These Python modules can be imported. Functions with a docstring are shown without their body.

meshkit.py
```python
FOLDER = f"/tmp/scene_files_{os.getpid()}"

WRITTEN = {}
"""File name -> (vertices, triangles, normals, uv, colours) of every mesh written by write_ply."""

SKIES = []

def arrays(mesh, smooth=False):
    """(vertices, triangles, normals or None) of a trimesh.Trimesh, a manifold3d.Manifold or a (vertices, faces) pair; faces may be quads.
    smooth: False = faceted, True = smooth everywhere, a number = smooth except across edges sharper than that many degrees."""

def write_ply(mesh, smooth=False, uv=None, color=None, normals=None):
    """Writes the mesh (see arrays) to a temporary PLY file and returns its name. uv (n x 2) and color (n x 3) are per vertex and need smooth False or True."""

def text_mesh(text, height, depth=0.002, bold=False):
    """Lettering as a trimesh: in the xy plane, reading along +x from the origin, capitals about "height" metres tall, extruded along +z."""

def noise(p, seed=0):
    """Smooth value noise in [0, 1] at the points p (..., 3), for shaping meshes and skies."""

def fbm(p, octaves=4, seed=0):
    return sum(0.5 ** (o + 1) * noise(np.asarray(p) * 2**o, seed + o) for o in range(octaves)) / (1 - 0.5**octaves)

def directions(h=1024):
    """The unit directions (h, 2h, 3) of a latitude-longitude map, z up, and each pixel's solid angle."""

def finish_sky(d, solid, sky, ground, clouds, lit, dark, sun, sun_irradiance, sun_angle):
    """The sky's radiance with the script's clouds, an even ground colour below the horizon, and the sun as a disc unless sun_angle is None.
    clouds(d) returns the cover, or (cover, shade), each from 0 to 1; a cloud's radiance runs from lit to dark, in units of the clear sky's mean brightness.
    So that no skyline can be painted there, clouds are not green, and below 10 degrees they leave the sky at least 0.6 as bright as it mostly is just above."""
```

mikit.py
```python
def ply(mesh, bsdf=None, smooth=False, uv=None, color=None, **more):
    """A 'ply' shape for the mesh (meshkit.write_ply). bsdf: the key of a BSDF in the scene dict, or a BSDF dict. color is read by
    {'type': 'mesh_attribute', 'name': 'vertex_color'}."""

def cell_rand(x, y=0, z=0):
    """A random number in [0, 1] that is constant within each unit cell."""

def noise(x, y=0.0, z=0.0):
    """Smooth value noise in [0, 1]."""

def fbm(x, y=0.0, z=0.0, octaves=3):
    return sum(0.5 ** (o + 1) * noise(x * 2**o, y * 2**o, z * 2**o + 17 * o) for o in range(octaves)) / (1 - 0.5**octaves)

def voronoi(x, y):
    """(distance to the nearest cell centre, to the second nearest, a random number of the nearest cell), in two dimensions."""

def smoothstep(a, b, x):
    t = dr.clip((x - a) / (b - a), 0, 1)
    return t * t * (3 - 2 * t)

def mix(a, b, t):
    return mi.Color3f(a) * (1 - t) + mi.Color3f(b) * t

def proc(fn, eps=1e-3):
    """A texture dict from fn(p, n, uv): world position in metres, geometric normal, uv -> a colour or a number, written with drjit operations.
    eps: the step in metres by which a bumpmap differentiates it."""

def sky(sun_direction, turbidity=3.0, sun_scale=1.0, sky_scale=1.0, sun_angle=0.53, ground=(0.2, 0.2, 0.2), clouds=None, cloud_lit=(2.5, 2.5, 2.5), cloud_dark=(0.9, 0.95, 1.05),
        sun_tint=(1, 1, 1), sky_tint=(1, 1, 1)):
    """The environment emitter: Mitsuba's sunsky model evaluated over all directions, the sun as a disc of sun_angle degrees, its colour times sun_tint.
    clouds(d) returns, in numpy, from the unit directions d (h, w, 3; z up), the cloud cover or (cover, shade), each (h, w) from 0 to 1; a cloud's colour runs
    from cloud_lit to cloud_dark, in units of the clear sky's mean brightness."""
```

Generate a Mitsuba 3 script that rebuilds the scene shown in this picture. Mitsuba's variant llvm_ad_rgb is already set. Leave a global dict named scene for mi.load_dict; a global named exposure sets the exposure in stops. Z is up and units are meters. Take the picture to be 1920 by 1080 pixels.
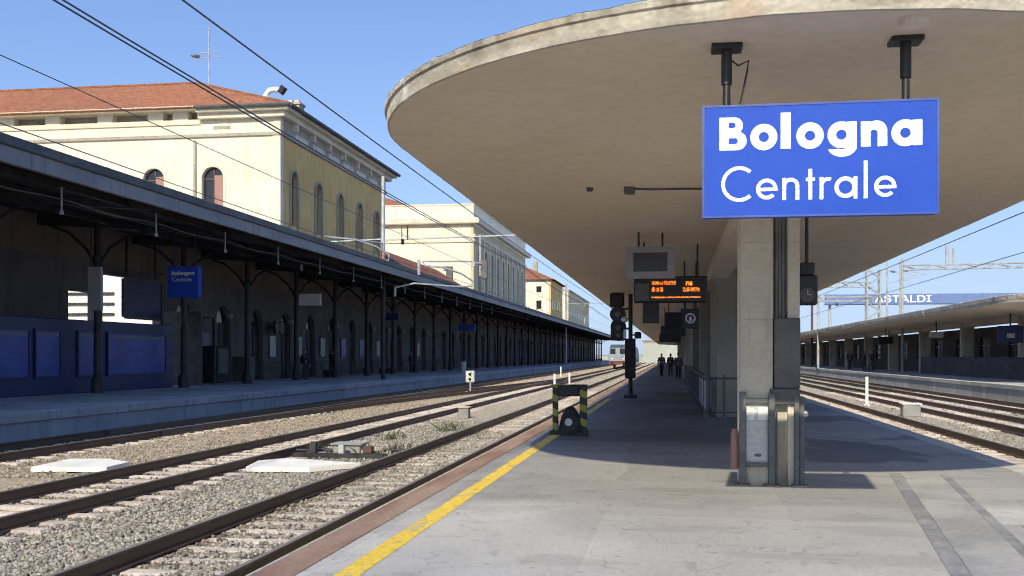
import math, random
import numpy as np, trimesh, mitsuba as mi, drjit as dr
import manifold3d as m3
from shapely.geometry import Polygon, LineString, Point, box as sbox
from shapely.ops import unary_union
from shapely import affinity
import meshkit, mikit
from mikit import proc, noise, fbm, voronoi, cell_rand, smoothstep, mix
T = mi.ScalarTransform4f
R = random.Random(7)
NR = np.random.default_rng(11)
scene, labels, used = {'type': 'scene'}, {}, set()

# ---------------------------------------------------------------- camera, sky, exposure
F_PX, PSI = 1980.0, math.atan(302 / 1980.0)
EYE = [0.0, 0.0, 1.6]
scene['camera'] = {'type': 'perspective', 'fov': 2 * math.degrees(math.atan(960 / F_PX)), 'fov_axis': 'x', 'near_clip': 0.05, 'far_clip': 8000.0,
                   'principal_point_offset_x': 0.0, 'principal_point_offset_y': -127 / 1080.0,
                   'to_world': T().look_at(origin=EYE, target=[-math.sin(PSI), math.cos(PSI), 1.6], up=[0, 0, 1])}
SUN = (-0.152, -1.755, 1.0)
def veil(d):
    """thin pale haze layer low in the sky, all round"""
    e = np.degrees(np.arcsin(np.clip(d[..., 2], 0, 1)))
    n = meshkit.fbm(d * np.array([3.0, 3.0, 9.0]), 3, 4)
    return np.clip(0.75 * np.exp(-e / 8.0) * (0.75 + 0.5 * n), 0, 1)
scene['sky'] = mikit.sky(SUN, turbidity=3.0, sky_tint=(1.13, 1.24, 1.64), sun_tint=(0.90, 1.02, 1.13), clouds=veil, cloud_lit=(1.25, 1.42, 1.75))
exposure = 1.85

# ---------------------------------------------------------------- materials
def rgb(*c): return {'type': 'rgb', 'value': [float(x) for x in c]}
def twos(b): return {'type': 'twosided', 'bsdf': b}
def pr(color, rough=0.7, metallic=0.0, spec=0.5, bump=None, bscale=1.0, **k):
    b = {'type': 'principled', 'base_color': color if isinstance(color, dict) else rgb(*color), 'roughness': rough, 'metallic': metallic, 'specular': spec, **k}
    if bump is not None:
        b = {'type': 'bumpmap', 'nested': bump, 'scale': bscale, 'bsdf': b}
    return twos(b)
def mottled(c1, c2, f=1.5, fine=14.0, amt=0.18):
    def fn(p, n, uv):
        a = fbm(p.x * f, p.y * f, p.z * f, 3)
        b = noise(p.x * fine, p.y * fine, p.z * fine)
        return mix(c1, c2, smoothstep(0.25, 0.75, a)) * (1 - amt / 2 + amt * b)
    return proc(fn)
def streaky(c1, c2, dark, f=1.0):
    """plaster or concrete with rain streaks running down the face"""
    def fn(p, n, uv):
        a = fbm(p.x * f, p.y * f, p.z * f, 3)
        s = fbm(p.x * 6.0, p.y * 6.0, p.z * 0.35, 3)
        col = mix(c1, c2, smoothstep(0.25, 0.75, a))
        col = mix(col, dark, 0.55 * smoothstep(0.52, 0.8, s))
        return col * (0.92 + 0.16 * noise(p.x * 30, p.y * 30, p.z * 30))
    return proc(fn)

def f_asphalt(p, n, uv):
    a = fbm(p.x * 0.55 + 3, p.y * 0.28, 0, 4)
    b = fbm(p.x * 1.1, p.y * 2.2 + 9, 2, 3)
    g = noise(p.x * 60, p.y * 60, 1.0)
    # pale concrete in front, greyer asphalt behind, canopy shade painted into the walkway colour
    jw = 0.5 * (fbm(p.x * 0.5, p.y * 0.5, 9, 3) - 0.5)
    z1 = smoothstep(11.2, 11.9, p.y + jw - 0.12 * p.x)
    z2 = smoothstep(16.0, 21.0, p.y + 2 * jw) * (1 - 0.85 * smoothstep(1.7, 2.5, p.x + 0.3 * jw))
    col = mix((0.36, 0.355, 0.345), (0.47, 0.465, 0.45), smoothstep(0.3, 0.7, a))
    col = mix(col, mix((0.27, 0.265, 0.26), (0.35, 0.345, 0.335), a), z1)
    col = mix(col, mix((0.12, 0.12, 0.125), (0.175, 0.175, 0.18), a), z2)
    col = col * (1 - 0.13 * smoothstep(0.5, 0.68, b))
    # straight-edged resurfacing patches
    px, py = p.x + 0.25 * noise(p.y * 0.6, p.x * 0.5, 4), p.y + 0.3 * noise(p.x * 0.5, p.y * 0.3, 8)
    patch = cell_rand(dr.floor(px / 1.9 + 0.3), dr.floor(py / 3.1 + 0.55), 5)
    col = col * (0.86 + 0.24 * patch)
    c1 = dr.abs(fbm(p.x * 0.9 + 20, p.y * 0.7, 5, 4) - 0.5)
    col = col * (1 - 0.22 * smoothstep(0.006, 0.0, c1))
    # dried puddle marks on the right-hand strip
    w = smoothstep(1.5, 2.2, p.x) * smoothstep(13.2, 14.2, p.y) * smoothstep(0.49, 0.54, fbm(p.x * 0.6, p.y * 0.4 + 7, 6, 3))
    col = mix(col, (0.10, 0.105, 0.115), 0.75 * w)
    spot = smoothstep(0.82, 0.95, noise(p.x * 7, p.y * 7, 3.0)) * 0.2
    gd, _g, gr = voronoi(p.x * 2.3 + 5, p.y * 2.3)
    col = col * (1 - 0.25 * smoothstep(0.075, 0.045, gd) * smoothstep(0.55, 0.6, gr))
    return mix(col, (0.12, 0.11, 0.105), spot) * (0.9 + 0.2 * g)
def f_asphalt_b(p, n, uv):
    return 0.5 * noise(p.x * 70, p.y * 70, 0) + 0.5 * noise(p.x * 160, p.y * 160, 0) + 1.5 * fbm(p.x * 1.2, p.y * 1.2, 3, 2)
def f_rough(p, n, uv): return 0.42 + 0.35 * fbm(p.x * 0.6, p.y * 0.4, 4, 3)
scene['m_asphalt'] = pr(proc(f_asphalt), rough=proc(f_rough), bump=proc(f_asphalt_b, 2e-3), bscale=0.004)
def f_edge(p, n, uv):
    s = fbm(p.x * 3, p.y * 0.6, 0, 3)
    col = mix((0.205, 0.125, 0.095), (0.27, 0.19, 0.15), smoothstep(0.3, 0.7, s))
    return col * (0.85 + 0.3 * noise(p.x * 40, p.y * 40, 0))
scene['m_edge'] = pr(proc(f_edge), rough=0.8)
def f_kerb(p, n, uv):
    s = fbm(p.x * 3, p.y * 2.2, p.z * 3, 3)
    col = mix((0.30, 0.29, 0.265), (0.45, 0.43, 0.40), s)
    return col * (0.8 + 0.35 * noise(p.x * 25, p.y * 12, p.z * 25))
scene['m_kerb'] = pr(proc(f_kerb), rough=0.85)
def f_yellow(p, n, uv):
    w = fbm(p.x * 9, p.y * 5, 0, 4)
    return mix((0.70, 0.50, 0.06), (0.48, 0.40, 0.20), smoothstep(0.60, 0.74, w)) * (0.86 + 0.25 * noise(p.x * 45, p.y * 30, 2))
scene['m_yellow'] = pr(proc(f_yellow), rough=0.65)
def f_soffit(p, n, uv):
    a = fbm(p.x * 0.5, p.y * 0.35, 0, 4)
    b = fbm(p.x * 1.4 + 4, p.y * 1.4, 3, 3)
    col = mix((0.60, 0.50, 0.385), (0.63, 0.53, 0.41), smoothstep(0.3, 0.7, a))
    col = mix(col, (0.53, 0.46, 0.345), 0.35 * smoothstep(0.55, 0.75, b))
    bd = smoothstep(0.006, 0.0, dr.abs(p.y / 0.98 - dr.floor(p.y / 0.98) - 0.5)) * 0.10
    return mix(col, (0.24, 0.21, 0.17), bd) * (0.95 + 0.1 * noise(p.x * 12, p.y * 12, 1))
scene['m_soffit'] = pr(proc(f_soffit), rough=0.85)
def f_rim(p, n, uv):
    a = fbm(p.x * 1.3, p.y * 1.3, p.z * 5, 4)
    s = fbm(p.x * 5.5, p.y * 5.5, p.z * 1.0, 3)
    col = mix((0.33, 0.30, 0.24), (0.49, 0.455, 0.38), smoothstep(0.3, 0.7, a))
    col = mix(col, (0.15, 0.125, 0.095), 0.75 * smoothstep(0.52, 0.70, s) * smoothstep(4.06, 4.28, p.z))
    col = mix(col, (0.42, 0.27, 0.17), 0.35 * smoothstep(0.63, 0.72, fbm(p.x * 2.1 + 8, p.y * 2.1, p.z * 3, 3)))
    col = mix(col, (0.72, 0.70, 0.64), 0.85 * smoothstep(0.66, 0.70, noise(p.x * 1.7 + 3.3, p.y * 1.7, 0.5)))
    return col * (0.85 + 0.28 * noise(p.x * 35, p.y * 35, p.z * 35))
scene['m_rim'] = pr(proc(f_rim), rough=0.9, bump=proc(lambda p, n, uv: fbm(p.x * 9, p.y * 9, p.z * 14, 3)), bscale=0.03)
def f_pillar(p, n, uv):
    a = fbm(p.x * 1.5, p.y * 1.5, p.z * 1.1, 3)
    s = fbm(p.x * 14, p.y * 14, p.z * 0.5, 3)
    col = mix((0.49, 0.445, 0.35), (0.60, 0.555, 0.455), smoothstep(0.3, 0.7, a))
    col = mix(col, (0.40, 0.33, 0.22), 0.5 * smoothstep(2.2, 3.4, p.z))  # darker upward: bounce light on the lower part painted into the colour
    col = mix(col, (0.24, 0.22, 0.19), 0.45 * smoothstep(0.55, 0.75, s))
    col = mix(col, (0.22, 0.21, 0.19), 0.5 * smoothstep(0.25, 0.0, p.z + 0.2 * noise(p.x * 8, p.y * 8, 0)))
    return col * (0.93 + 0.14 * noise(p.x * 30, p.y * 30, p.z * 30))
scene['m_pillar'] = pr(proc(f_pillar), rough=0.8)
def f_ballast(p, n, uv):
    rail = dr.minimum(dr.minimum(dr.abs(p.x + 3.97), dr.abs(p.x + 5.47)), dr.minimum(dr.minimum(dr.abs(p.x + 8.03), dr.abs(p.x + 9.53)), dr.minimum(dr.abs(p.x + 13.3), dr.abs(p.x + 14.8))))
    d1, d2, w = voronoi(p.x * 17, p.y * 17)
    a = fbm(p.x * 0.35, p.y * 0.2, 0, 3)
    col = mix((0.24, 0.22, 0.195), (0.42, 0.39, 0.345), w)
    col = mix(col, mix((0.30, 0.235, 0.165), (0.44, 0.37, 0.28), w), smoothstep(-5.4, -9.5, p.x) * 0.75 + 0.3 * smoothstep(0.5, 0.7, a))
    col = mix(col, (0.17, 0.115, 0.075), 0.6 * smoothstep(0.42, 0.08, rail))
    return col * (0.25 + 0.75 * smoothstep(0.0, 0.16, d2 - d1))
scene['m_ballast'] = pr(proc(f_ballast), rough=0.95, spec=0.2)
scene['m_stone'] = pr({'type': 'mesh_attribute', 'name': 'vertex_color'}, rough=0.92, spec=0.25)
def f_ground(p, n, uv):
    a = fbm(p.x * 0.05, p.y * 0.05, 0, 4)
    return mix((0.27, 0.25, 0.21), (0.36, 0.33, 0.28), a) * (0.85 + 0.3 * noise(p.x * 3, p.y * 3, 0))
scene['m_ground'] = pr(proc(f_ground), rough=0.95)
scene['m_sleeper'] = pr(mottled((0.40, 0.345, 0.31), (0.54, 0.48, 0.44), 2.0, 40, 0.35), rough=0.9)
def f_rail(p, n, uv):
    a = fbm(p.x * 8, p.y * 1.5, p.z * 8, 3)
    col = mix((0.06, 0.035, 0.024), (0.115, 0.068, 0.042), a)
    return mix(col, (0.21, 0.19, 0.17), smoothstep(0.7, 0.95, n.z) * smoothstep(-0.36, -0.353, p.z))
scene['m_rail'] = pr(proc(f_rail), rough=0.5, spec=0.5)
scene['m_cream'] = pr(streaky((0.73, 0.685, 0.56), (0.79, 0.745, 0.63), (0.62, 0.56, 0.43), 0.5), rough=0.9, spec=0.2)
scene['m_ochre'] = pr(streaky((0.70, 0.475, 0.19), (0.76, 0.53, 0.225), (0.50, 0.34, 0.14), 0.5), rough=0.9, spec=0.2)
scene['m_paleochre'] = pr(streaky((0.60, 0.52, 0.33), (0.67, 0.59, 0.39), (0.45, 0.38, 0.24), 0.4), rough=0.9, spec=0.2)
scene['m_trim'] = pr(streaky((0.66, 0.60, 0.48), (0.73, 0.68, 0.56), (0.5, 0.45, 0.36), 0.6), rough=0.85)
scene['m_greytrim'] = pr(streaky((0.36, 0.33, 0.28), (0.44, 0.41, 0.35), (0.22, 0.2, 0.17), 0.6), rough=0.85)
def tile_u(p): return p.x * 4.4 + p.y * 4.4
def f_tile(p, n, uv):
    row = dr.floor(p.z * 7.5)
    r = cell_rand(dr.floor(tile_u(p) + 0.5 * row), row, 2)
    a = fbm(p.x * 0.6, p.y * 0.6, p.z, 3)
    col = mix((0.235, 0.09, 0.05), (0.35, 0.155, 0.09), r)
    col = mix(col, (0.22, 0.10, 0.065), 0.6 * smoothstep(0.5, 0.75, a))
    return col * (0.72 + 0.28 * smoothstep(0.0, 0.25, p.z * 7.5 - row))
def f_tile_b(p, n, uv):
    u = tile_u(p)
    return dr.abs(dr.sin(u * 3.1416)) * 0.6 + (p.z * 7.5 - dr.floor(p.z * 7.5)) * 0.4
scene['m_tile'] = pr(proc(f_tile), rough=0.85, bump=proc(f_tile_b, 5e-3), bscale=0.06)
scene['m_darkroof'] = pr(mottled((0.12, 0.045, 0.032), (0.17, 0.075, 0.05), 0.8, 9, 0.4), rough=0.9)
scene['m_fascia'] = pr(streaky((0.165, 0.18, 0.20), (0.215, 0.23, 0.245), (0.10, 0.105, 0.11), 0.6), rough=0.6)
scene['m_gutter'] = pr(mottled((0.05, 0.055, 0.06), (0.085, 0.09, 0.095), 1.2, 12, 0.3), rough=0.6)
scene['m_underroof'] = pr((0.022, 0.021, 0.021), rough=0.9)
scene['m_iron'] = pr(mottled((0.022, 0.023, 0.026), (0.04, 0.04, 0.042), 3, 25, 0.3), rough=0.55)
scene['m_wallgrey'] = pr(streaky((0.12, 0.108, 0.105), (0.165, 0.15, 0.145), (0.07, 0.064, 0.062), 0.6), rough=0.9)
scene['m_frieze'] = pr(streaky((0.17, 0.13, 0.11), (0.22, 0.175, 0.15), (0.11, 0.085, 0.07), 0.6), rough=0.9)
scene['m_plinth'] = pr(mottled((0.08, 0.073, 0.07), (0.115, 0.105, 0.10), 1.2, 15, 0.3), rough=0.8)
scene['m_doorleaf'] = pr(mottled((0.02, 0.018, 0.02), (0.032, 0.028, 0.028), 2, 20, 0.3), rough=0.5)
scene['m_fan'] = pr((0.30, 0.29, 0.27), rough=0.4)
scene['m_doorblue'] = pr((0.13, 0.17, 0.19), rough=0.5)
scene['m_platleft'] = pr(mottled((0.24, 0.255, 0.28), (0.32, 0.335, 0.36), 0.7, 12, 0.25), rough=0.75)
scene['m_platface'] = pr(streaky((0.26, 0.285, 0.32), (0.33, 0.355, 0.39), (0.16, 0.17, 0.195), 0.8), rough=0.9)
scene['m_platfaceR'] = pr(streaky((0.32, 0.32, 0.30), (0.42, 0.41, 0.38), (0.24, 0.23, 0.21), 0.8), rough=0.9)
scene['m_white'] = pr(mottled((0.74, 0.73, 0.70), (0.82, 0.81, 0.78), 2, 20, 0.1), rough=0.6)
scene['m_offwhite'] = pr((0.55, 0.55, 0.53), rough=0.6)
scene['m_plaster'] = pr(streaky((0.76, 0.75, 0.71), (0.82, 0.81, 0.77), (0.66, 0.64, 0.58), 0.7), rough=0.9)
scene['m_blue'] = pr(mottled((0.020, 0.072, 0.45), (0.026, 0.085, 0.50), 1.2, 40, 0.06), rough=0.55, spec=0.15)
scene['m_bluedark'] = pr((0.012, 0.022, 0.10), rough=0.45)
scene['m_bluepanel'] = pr(mottled((0.025, 0.05, 0.27), (0.04, 0.085, 0.36), 1.1, 9, 0.3), rough=0.35)
scene['m_trainblue'] = pr((0.04, 0.07, 0.13), rough=0.4)
scene['m_trainface'] = pr((0.26, 0.32, 0.38), rough=0.4)
scene['m_trainred'] = pr((0.16, 0.035, 0.03), rough=0.5)
scene['m_bannerblue'] = pr((0.13, 0.20, 0.42), rough=0.7)  # paled blue stands in for haze over the distant banner
scene['m_shadewall'] = pr(streaky((0.27, 0.255, 0.215), (0.34, 0.325, 0.28), (0.17, 0.16, 0.14), 0.8), rough=0.85)  # rear pillars and stair wall: deep canopy shade put into the colour
scene['m_weed'] = pr((0.06, 0.075, 0.035), rough=0.9)
scene['m_cloth3'] = pr((0.10, 0.085, 0.07), rough=0.9)
scene['m_frame'] = pr((0.30, 0.285, 0.30), rough=0.5)
scene['m_signdark'] = pr((0.018, 0.017, 0.035), rough=0.5)
scene['m_farwall'] = pr((0.40, 0.43, 0.40), rough=0.9)  # distance haze mixed into the wall colour
scene['m_letter'] = pr((0.80, 0.80, 0.80), rough=0.5)
scene['m_black'] = pr((0.018, 0.018, 0.02), rough=0.45)
scene['m_blackmat'] = pr(mottled((0.02, 0.02, 0.022), (0.04, 0.04, 0.042), 4, 40, 0.3), rough=0.8)
scene['m_darkgrey'] = pr(mottled((0.085, 0.08, 0.085), (0.115, 0.11, 0.11), 2.5, 25, 0.25), rough=0.6)
scene['m_steel'] = pr(mottled((0.07, 0.08, 0.082), (0.115, 0.12, 0.12), 3, 25, 0.3), rough=0.5, spec=0.6)
scene['m_galv'] = pr(mottled((0.40, 0.42, 0.43), (0.52, 0.53, 0.54), 3, 25, 0.25), rough=0.45, metallic=0.3)
scene['m_mast'] = pr(mottled((0.34, 0.35, 0.36), (0.44, 0.45, 0.45), 1, 12, 0.2), rough=0.6)
scene['m_glass'] = pr((0.02, 0.022, 0.026), rough=0.12, spec=0.6)
scene['m_screen'] = pr((0.045, 0.047, 0.062), rough=0.25)
scene['m_shutter'] = pr((0.13, 0.065, 0.05), rough=0.6)
scene['m_red'] = pr((0.42, 0.03, 0.03), rough=0.4)
scene['m_pinkred'] = pr((0.36, 0.20, 0.17), rough=0.7)
scene['m_wire'] = pr((0.06, 0.085, 0.115), rough=0.6)
scene['m_skin'] = pr((0.42, 0.27, 0.2), rough=0.6)
scene['m_hair'] = pr((0.03, 0.022, 0.018), rough=0.7)
scene['m_cloth'] = pr((0.022, 0.022, 0.03), rough=0.9)
scene['m_cloth2'] = pr((0.05, 0.045, 0.06), rough=0.9)
def f_haz(p, n, uv):
    q = (p.z + 0.35 * p.x + 0.35 * p.y) * 3.5
    return dr.select(q - dr.floor(q) > 0.5, mi.Color3f(0.30, 0.30, 0.05), mi.Color3f(0.025, 0.025, 0.02)) * (0.8 + 0.3 * noise(p.x * 20, p.y * 20, p.z * 20))
scene['m_hazard'] = pr(proc(f_haz), rough=0.6)
scene['m_cover'] = pr(mottled((0.23, 0.235, 0.24), (0.31, 0.31, 0.31), 1.5, 30, 0.25), rough=0.85)
scene['m_channel'] = pr(mottled((0.185, 0.19, 0.20), (0.26, 0.26, 0.27), 3, 30, 0.3), rough=0.75)

# ---------------------------------------------------------------- helpers
def num(key):
    if key not in used:
        used.add(key); return key
    i = 1
    while f'{key}_{i:03d}' in used: i += 1
    used.add(f'{key}_{i:03d}'); return f'{key}_{i:03d}'
def say(key, label=None, cat=None, group=None, kind=None):
    d = labels.setdefault(key, {})
    for k, v in (('label', label), ('category', cat), ('group', group), ('kind', kind)):
        if v: d[k] = v
def thing(name, label, cat, group=None):
    k = num(name); say(k, label, cat, group); return k
def put(name, shape, parent=None, label=None, cat=None, group=None, kind=None):
    k = num(f'{parent}__{name}' if parent else name)
    scene[k] = shape
    if label or cat or group or kind: say(k, label, cat, group, kind)
    return k
def obj(name, mesh, mat, parent=None, label=None, cat=None, group=None, kind=None, smooth=False, **kw):
    return put(name, mikit.ply(mesh, mat, smooth, **kw), parent, label, cat, group, kind)
def cat_(*ms):
    out = []
    for m in ms:
        out += list(m) if isinstance(m, (list, tuple)) else [m]
    return trimesh.util.concatenate(out)
def bx(x0, x1, y0, y1, z0, z1, ch=0.0):
    x0, x1, y0, y1, z0, z1 = min(x0, x1), max(x0, x1), min(y0, y1), max(y0, y1), min(z0, z1), max(z0, z1)
    if ch <= 0:
        m = trimesh.creation.box(extents=(x1 - x0, y1 - y0, z1 - z0)); m.apply_translation(((x0 + x1) / 2, (y0 + y1) / 2, (z0 + z1) / 2)); return m
    pts = []
    for x, sx in ((x0, 1), (x1, -1)):
        for y, sy in ((y0, 1), (y1, -1)):
            for z, sz in ((z0, 1), (z1, -1)):
                pts += [(x + sx * ch, y + sy * ch, z), (x + sx * ch, y, z + sz * ch), (x, y + sy * ch, z + sz * ch)]
    return trimesh.convex.convex_hull(np.array(pts))
def tube(path, r, n=8, caps=True):
    """a round tube through the points; r one radius or one per point"""
    P = np.asarray(path, float); r = np.broadcast_to(r, len(P))
    t = np.gradient(P, axis=0); t /= np.linalg.norm(t, axis=1, keepdims=True)
    a = np.array([0, 0, 1.0]) if abs(t[0][2]) < 0.9 else np.array([1.0, 0, 0])
    V = []
    for i in range(len(P)):
        u = a - t[i] * (a @ t[i]); u /= np.linalg.norm(u); w = np.cross(t[i], u); a = u
        ang = np.arange(n) * 2 * np.pi / n
        V.append(P[i] + r[i] * (np.cos(ang)[:, None] * u + np.sin(ang)[:, None] * w))
    Fc = []
    for i in range(len(P) - 1):
        for k in range(n):
            p, q = i * n + k, i * n + (k + 1) % n
            Fc += [(p, q, q + n), (p, q + n, p + n)]
    V = np.vstack(V)
    if caps:
        V = np.vstack([V, P[0], P[-1]]); c0, c1 = len(V) - 2, len(V) - 1; b = (len(P) - 1) * n
        for k in range(n):
            Fc += [(c0, (k + 1) % n, k), (c1, b + k, b + (k + 1) % n)]
    return trimesh.Trimesh(V, np.array(Fc), process=False)
def extr(poly, h):
    ps = list(poly.geoms) if hasattr(poly, 'geoms') else [poly]
    return cat_([trimesh.creation.extrude_polygon(p, h, engine='earcut') for p in ps])
def along_x(poly_yz, x0, h):
    """polygon (y, z) extruded from x0 towards +x"""
    m = extr(poly_yz, h); v = m.vertices
    return trimesh.Trimesh(np.stack([v[:, 2] + x0, v[:, 0], v[:, 1]], 1), m.faces, process=False)
def along_y(poly_xz, y0, h):
    """polygon (x, z) extruded from y0 towards -y"""
    m = extr(poly_xz, h); v = m.vertices
    return trimesh.Trimesh(np.stack([v[:, 0], y0 - v[:, 2], v[:, 1]], 1), m.faces, process=False)
def arch(c, w, z0, ztop):
    r = w / 2
    return unary_union([sbox(c - r, z0, c + r, ztop - r), Point(c, ztop - r).buffer(r, 12)])
def lathe(prof, n=20):
    return trimesh.creation.revolve(np.array(prof, float), sections=n)
def moved(m, *d):
    m = m.copy(); m.apply_translation(d); return m
def at(shape, x, y, z, rz=0, s=1.0):
    return {**shape, 'to_world': T().translate([x, y, z]).rotate([0, 0, 1], rz).scale(s)}

# ---------------------------------------------------------------- ground, ballast, platforms
obj('ground', bx(-2500, 2500, -400, 4500, -3.0, -0.72), 'm_ground', kind='structure', label='open gravel ground beyond the station tracks')
def heightfield(xs, ys, zf):
    X, Y = np.meshgrid(xs, ys)
    Z = zf(X, Y); nx, ny = len(xs), len(ys)
    V = np.stack([X, Y, Z], -1).reshape(-1, 3)
    i = np.arange(nx * ny).reshape(ny, nx)
    q = np.stack([i[:-1, :-1], i[:-1, 1:], i[1:, 1:], i[1:, :-1]], -1).reshape(-1, 4)
    return trimesh.Trimesh(V, np.vstack([q[:, [0, 1, 2]], q[:, [0, 2, 3]]]), process=False)
def bal_z(X, Y):
    P = np.stack([X, Y, 0 * X], -1)
    return -0.555 + 0.05 * (meshkit.fbm(P * [0.9, 0.5, 1], 3, 5) - 0.5) + 0.03 * (meshkit.noise(P * 6, 9) - 0.5)
obj('ballast_bed', heightfield(np.arange(-15.72, -3.0, 0.16), np.concatenate([np.arange(3, 40, 0.16), np.arange(40, 320, 2.0)]), bal_z), 'm_ballast', kind='structure', smooth=True, label='grey stone ballast bed under the left tracks')
obj('ballast_bed', heightfield(np.arange(4.95, 15.2, 0.2), np.concatenate([np.arange(15, 60, 0.25), np.arange(60, 320, 2.0)]), bal_z), 'm_ballast', kind='structure', smooth=True, label='pale stone ballast bed under the right tracks')

# centre platform: body, coping strip, yellow line
XL, XR, Y0, Y1 = -3.08, 4.99, -6.0, 260.0
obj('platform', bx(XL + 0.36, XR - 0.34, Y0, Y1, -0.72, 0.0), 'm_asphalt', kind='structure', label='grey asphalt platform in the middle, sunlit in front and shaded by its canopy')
def strip(x0, x1, z, y0=Y0, y1=Y1, st=0.25, jit=0.0):
    ys = np.concatenate([np.arange(y0, 40, st), np.arange(40, y1 + 1, 4.0)])
    l = x0 + jit * (NR.random(len(ys)) - 0.5); r = x1 + jit * (NR.random(len(ys)) - 0.5)
    V = np.concatenate([np.stack([l, ys, 0 * ys + z], 1), np.stack([r, ys, 0 * ys + z], 1)]); n = len(ys); i = np.arange(n - 1)
    return trimesh.Trimesh(V, np.concatenate([np.stack([i, i + n, i + n + 1], 1), np.stack([i, i + n + 1, i + 1], 1)]), process=False)
k = num('platform_edge'); say(k, 'brown edge strip with pale nosing along the left side of the middle platform', kind='structure')
for j in range(34):
    y = Y0 + j * 2.0
    obj('edge_slab', bx(XL + 0.045, XL + 0.355, y + 0.003, y + 1.997, -0.2, 0.006, 0.004), 'm_edge', k)
obj('edge_slab', bx(XL + 0.045, XL + 0.355, Y0 + 68, Y1, -0.2, 0.006), 'm_edge', k)
obj('nosing', bx(XL, XL + 0.043, Y0, Y1, -0.12, 0.004, 0.01), 'm_kerb', k)
obj('face', bx(XL + 0.03, XL + 0.36, Y0, Y1, -0.72, -0.21), 'm_kerb', k)
obj('platform_kerb', bx(XR - 0.338, XR, Y0, Y1, -0.72, 0.004, 0.01), 'm_kerb', kind='structure', label='concrete kerb along the right side of the middle platform')
obj('yellow_line', strip(-2.44, -2.25, 0.004, y1=20.7, jit=0.012), 'm_yellow', label='worn yellow safety line painted along the left of the middle platform', kind='structure')

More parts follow.
